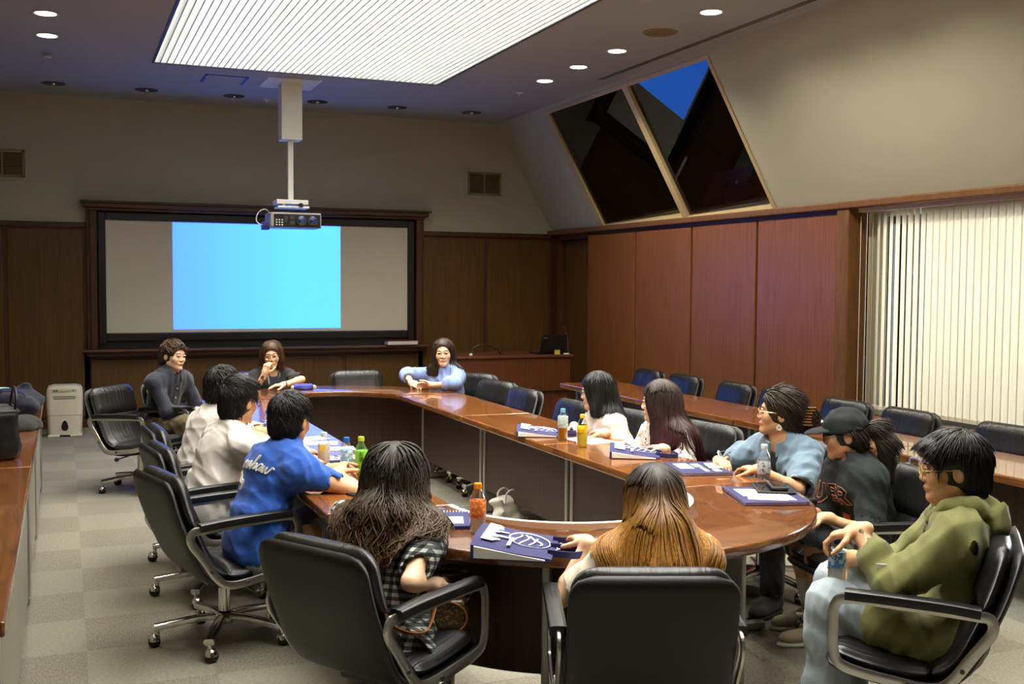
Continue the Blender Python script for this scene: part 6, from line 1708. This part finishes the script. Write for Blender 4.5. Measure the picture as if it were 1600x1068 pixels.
t = thing('paper_sheet', 'white printed sheet lying on the nearest navy folder', 'paper', (2.87, 4.00, ZT + .0155), R_(60))
MB().box(-.12, -.085, 0, .12, .085, .0012).build('sheet', M['paper'], t)
g = MB()
for j in range(7): g.box(-.10, -.07 + j * .02, .0012, .05 + .04 * ((j * 7) % 3) / 2, -.067 + j * .02, .0016)
g.build('print_lines', M['dark_gray'], t)
t = thing('tablet', 'black tablet leaning flat across the nearest navy folder', 'tablet', (2.98, 4.10, ZT + .018), R_(62))
MB().box(-.12, -.085, 0, .12, .085, .008).build('tablet_body', M['black'], t, bevel=.003); MB().box(-.11, -.075, .008, .11, .075, .0085).build('screen_glass', P_('black screen', (.004, .004, .006, 1), .04), t)
t = thing('smartphone', 'black phone in a thick case lying on the tablet in front of the water bottle', 'phone', (2.99, 4.08, ZT + .028), R_(64))
MB().box(-.075, -.037, 0, .075, .037, .014).build('phone_body', M['dark_gray'], t, bevel=.004); MB().box(-.068, -.031, .014, .068, .031, .0148).build('screen_glass', P_('dark glass', (.01, .012, .014, 1), .05), t)
t = thing('pen', 'white pen beside the amber tea bottle', 'pen', (2.86, 5.84, ZT), R_(30)); MB().cyl((-.07, 0, .005), (.07, 0, .005), .005, n=8).build('barrel', M['white_plastic'], t); MB().cyl((-.078, 0, .005), (-.07, 0, .005), .002, .005, n=8).build('tip', M['black'], t)
t = thing('paper_sheet', 'white sheet in front of the person with the black bob', 'paper', (2.93, 5.87, ZT), R_(12)); MB().box(-.10, -.14, 0, .10, .14, .0012).build('sheet', M['paper'], t)
sheets = [(1.36, 6.50, 20, 'white sheet farthest along the violet lit left table arm'), (1.38, 6.30, -12, 'white sheet second along the violet lit left table arm'), (1.20, 5.95, 30, 'pale blue sheet in front of the nearer person in white'), (1.42, 6.05, -6, 'white sheet at the inner edge of the violet lit table arm'), (1.36, 5.72, 14, 'printed white sheet just beyond the cloudy drink bottle')]
for i, (x, y, a, lb) in enumerate(sheets):
    t = thing('paper_sheet', lb, 'paper', (x, y, ZT + .0006 * i), R_(a), 'papers on the left table arm')
    MB().box(-.10, -.07, 0, .10, .07, .0014).build('sheet', M['paper'], t)
    g = MB()
    for j in range(5): g.box(-.08, -.05 + j * .022, .0014, .06, -.046 + j * .022, .0018)
    g.build('print_lines', M['dark_gray'] if i != 2 else P_('blue print', srgb(60, 120, 190)), t)
tote('navy tote bag lying flat among the papers on the violet lit table arm', 1.27, 5.66, 96, .26, .20, .018, .010, side=False, handle=False)
t = thing('tablet', 'tablet lying in front of the clasped hands, reflecting the bottles', 'tablet', (1.22, 4.80, ZT), R_(20))
MB().box(-.09, -.12, 0, .09, .12, .008).build('tablet_body', M['black'], t, bevel=.003); MB().box(-.08, -.11, .008, .08, .11, .0085).build('screen_glass', P_('tablet glass', (.006, .008, .01, 1), .03), t)
t = thing('smartphone', 'black phone beside the lime capped green tea', 'phone', (1.37, 5.36, ZT), R_(40)); MB().box(-.07, -.034, 0, .07, .034, .008).build('phone_body', M['black'], t, bevel=.003); MB().box(-.064, -.03, .008, .064, .03, .0086).build('screen_glass', P_('phone glass', (.01, .01, .012, 1), .05), t)
t = thing('pouch', 'small blue and white pouch on the far end of the table', 'pouch', (1.93, 9.50, ZT), R_(-4))
field_obj('pouch_body', Field().rbox((0, 0, .026), (.085, .045, .026), .02).ripple(ripples(.004, 40, 2)), P_('blue pouch cloth', srgb(58, 62, 150), .7), t, .005)
for x in (-.092, .092): MB().lathe([(0, -.02), (.015, -.014), (.02, 0), (.015, .014), (0, .02)], (x, -.02, .022)).build('fluffy_ball', M['white_cotton'], t, smooth=True)

# ---------------------------------------------------------------- things on the left row and on the floor
t = thing('tumbler', 'teal cup at the left edge of the photo on the left table row', 'cup', (-.43, 8.40, ZT))
MB().lathe([(0, 0), (.045, 0), (.058, .17), (.060, .18), (.055, .18), (.05, .12), (0, .11)], n=28).build('cup_body', P_('teal cup', srgb(90, 170, 158), .5), t, smooth=True)
MB().lathe([(.060, .176), (.064, .178), (.064, .188), (.05, .19), (0, .19)], n=28).build('lid', P_('pale teal lid', srgb(150, 200, 190), .5), t, smooth=True)
t = thing('cloth_bag', 'crumpled dark navy bag behind the black handbag on the left table row', 'bag', (-.32, 8.22, ZT))
field_obj('bag_body', Field().rbox((0, 0, .085), (.14, .17, .085), .05).ell((.05, .06, .12), (.10, .11, .09), k=.04).ripple(ripples(.018, 22, 5)).plane((0, 0, .001), (0, 0, -1)), cloth('dark navy cloth', srgb(20, 23, 50)), t, .009)
MB().tube(catmull([(-.1, -.1, .14), (-.08, -.14, .20), (.04, -.14, .19), (.08, -.1, .13)], 6), 0, 8, flat=(.03, .006, (0, 0, 1))).build('strap', cloth('navy strap', srgb(40, 46, 96)), t, smooth=True)
t = thing('handbag', 'black leather handbag at the left edge of the photo on the left table row', 'handbag', (-.33, 6.42, ZT), R_(8))
field_obj('bag_body', Field().rbox((0, 0, .13), (.075, .20, .13), .03).ell((0, 0, .06), (.10, .21, .08), k=.03).ripple(ripples(.006, 24, 6)).plane((0, 0, .001), (0, 0, -1)), simple('soft black leather', srgb(24, 25, 26), .45), t, .008)
for x in (-.06, .06): MB().tube(catmull([(x, -.12, .24), (x * 1.2, -.11, .32), (x * 1.2, 0, .37), (x * 1.2, .11, .32), (x, .12, .24)], 6), .007, 8).build('handle', M['black'], t, smooth=True)
g = MB(); g.tube([(-.078, -.19, .255), (.078, -.19, .255), (.078, .19, .255), (-.078, .19, .255)], .006, 8, closed=True); g.build('rim', M['dark_gray'], t)
t = thing('felt_hat', 'flat dark grey cap lying on the left table row beside the handbag', 'hat', (-.27, 7.55, ZT))
field_obj('hat_body', Field().ell((0, 0, .01), (.13, .16, .075)).plane((0, 0, .001), (0, 0, -1)).ripple(ripples(.006, 20, 8)), cloth('dark felt', srgb(36, 36, 38)), t, .008)
t = thing('white_tote', 'small crumpled white bag standing on the floor under the right arm of the table', 'bag', (2.74, 6.72, 0), R_(15))
field_obj('bag_body', Field().rbox((0, 0, .10), (.10, .06, .10), .03).ell((.04, 0, .03), (.12, .09, .06), k=.05).ripple(ripples(.016, 30, 9)).plane((0, 0, .001), (0, 0, -1)), cloth('white bag cloth', srgb(212, 208, 192)), t, .007)
for y_ in (-.045, .045): MB().tube(catmull([(-.05, y_, .18), (-.045, y_, .24), (0, y_, .265), (.045, y_, .24), (.05, y_, .18)], 6), .006, 8).build('handle', M['white_cotton'], t, smooth=True)
t = thing('backpack', 'lilac grey backpack hanging on the chair behind the person in the cap', 'backpack', (3.72, 4.00, .47), R_(172))
bpm = cloth('lilac grey backpack cloth', srgb(128, 120, 138))
field_obj('pack_body', Field().rbox((0, 0, .16), (.065, .135, .16), .05).ripple(ripples(.006, 24, 4)), bpm, t, .007)
for s_ in (-1, 1): MB().tube(catmull([(.066, s_ * .07, .30), (.085, s_ * .075, .22), (.08, s_ * .08, .10), (.06, s_ * .085, .02)], 6), 0, 8, flat=(.045, .010, (0, 1, 0))).build('shoulder_strap', cloth('pale strap', srgb(150, 144, 158)), t, smooth=True)
MB().tube(catmull([(.0, -.04, .31), (0, -.035, .355), (0, .035, .355), (0, .04, .31)], 6), .010, 8).build('top_handle', bpm, t, smooth=True)
MB().tube([(-.062 - .004 * math.sin(a), .12 * math.cos(a), .17 + .11 * math.sin(a)) for a in np.linspace(0, PI, 16)], .004, 6).build('zip', M['dark_gray'], t)
# cross-body bag worn by the person in the checked dress
k = KC; bx = k.P + k.f * .16 - k.l * .20 + UP * .065
t = thing('crossbody_bag', 'brown handbag with tan trim on the lap of the person in the checked dress', 'handbag', tuple(bx), R_(k.yaw + 20))
field_obj('bag_body', Field().rbox((0, 0, .0), (.045, .085, .062), .02).ell((0, 0, -.02), (.055, .09, .05), k=.02), label_mat('brown monogram leather', srgb(60, 40, 22), srgb(120, 92, 44), 90, .64), t, .005)
tan = simple('tan leather', srgb(176, 112, 44), .45)
g = MB(); g.tube([(.047, .085 * math.cos(a), .062 * math.sin(a)) for a in np.linspace(0, 2 * PI, 25)[:-1]], .004, 6, closed=True); g.tube([(-.047, .085 * math.cos(a), .062 * math.sin(a)) for a in np.linspace(0, 2 * PI, 25)[:-1]], .004, 6, closed=True); g.build('piping', tan, t, smooth=True)
MB().tube(catmull([(0, -.06, .055), (0, -.05, .10), (0, .05, .10), (0, .06, .055)], 6), .007, 8).build('handle', tan, t, smooth=True)
MB().tube([(0, .07 + .018 * math.cos(a), .075 + .018 * math.sin(a)) for a in np.linspace(0, 2 * PI, 17)[:-1]], .004, 6, closed=True).build('ring', M['gold'], t, smooth=True)
DB = Field(); torso_prims(DB, k, .034); path = [(.10, .46), (.065, .38), (.02, .27), (-.03, .17), (-.09, .09), (-.135, .05)]
P3 = [on_front(k, DB, u, v, back=True, lift=.004) for u, v in path] + [k.P - k.l * .21 - k.f * .03 + UP * .06, bx - k.f * .06 + UP * .06]
Mi = t.matrix_basis.inverted()
MB().tube([Mi @ Vector(p) for p in catmull(P3, 5)], 0, 8, flat=(.022, .005, tuple((Mi.to_3x3() @ Vector(k.d2))))).build('strap', tan, t, smooth=True)
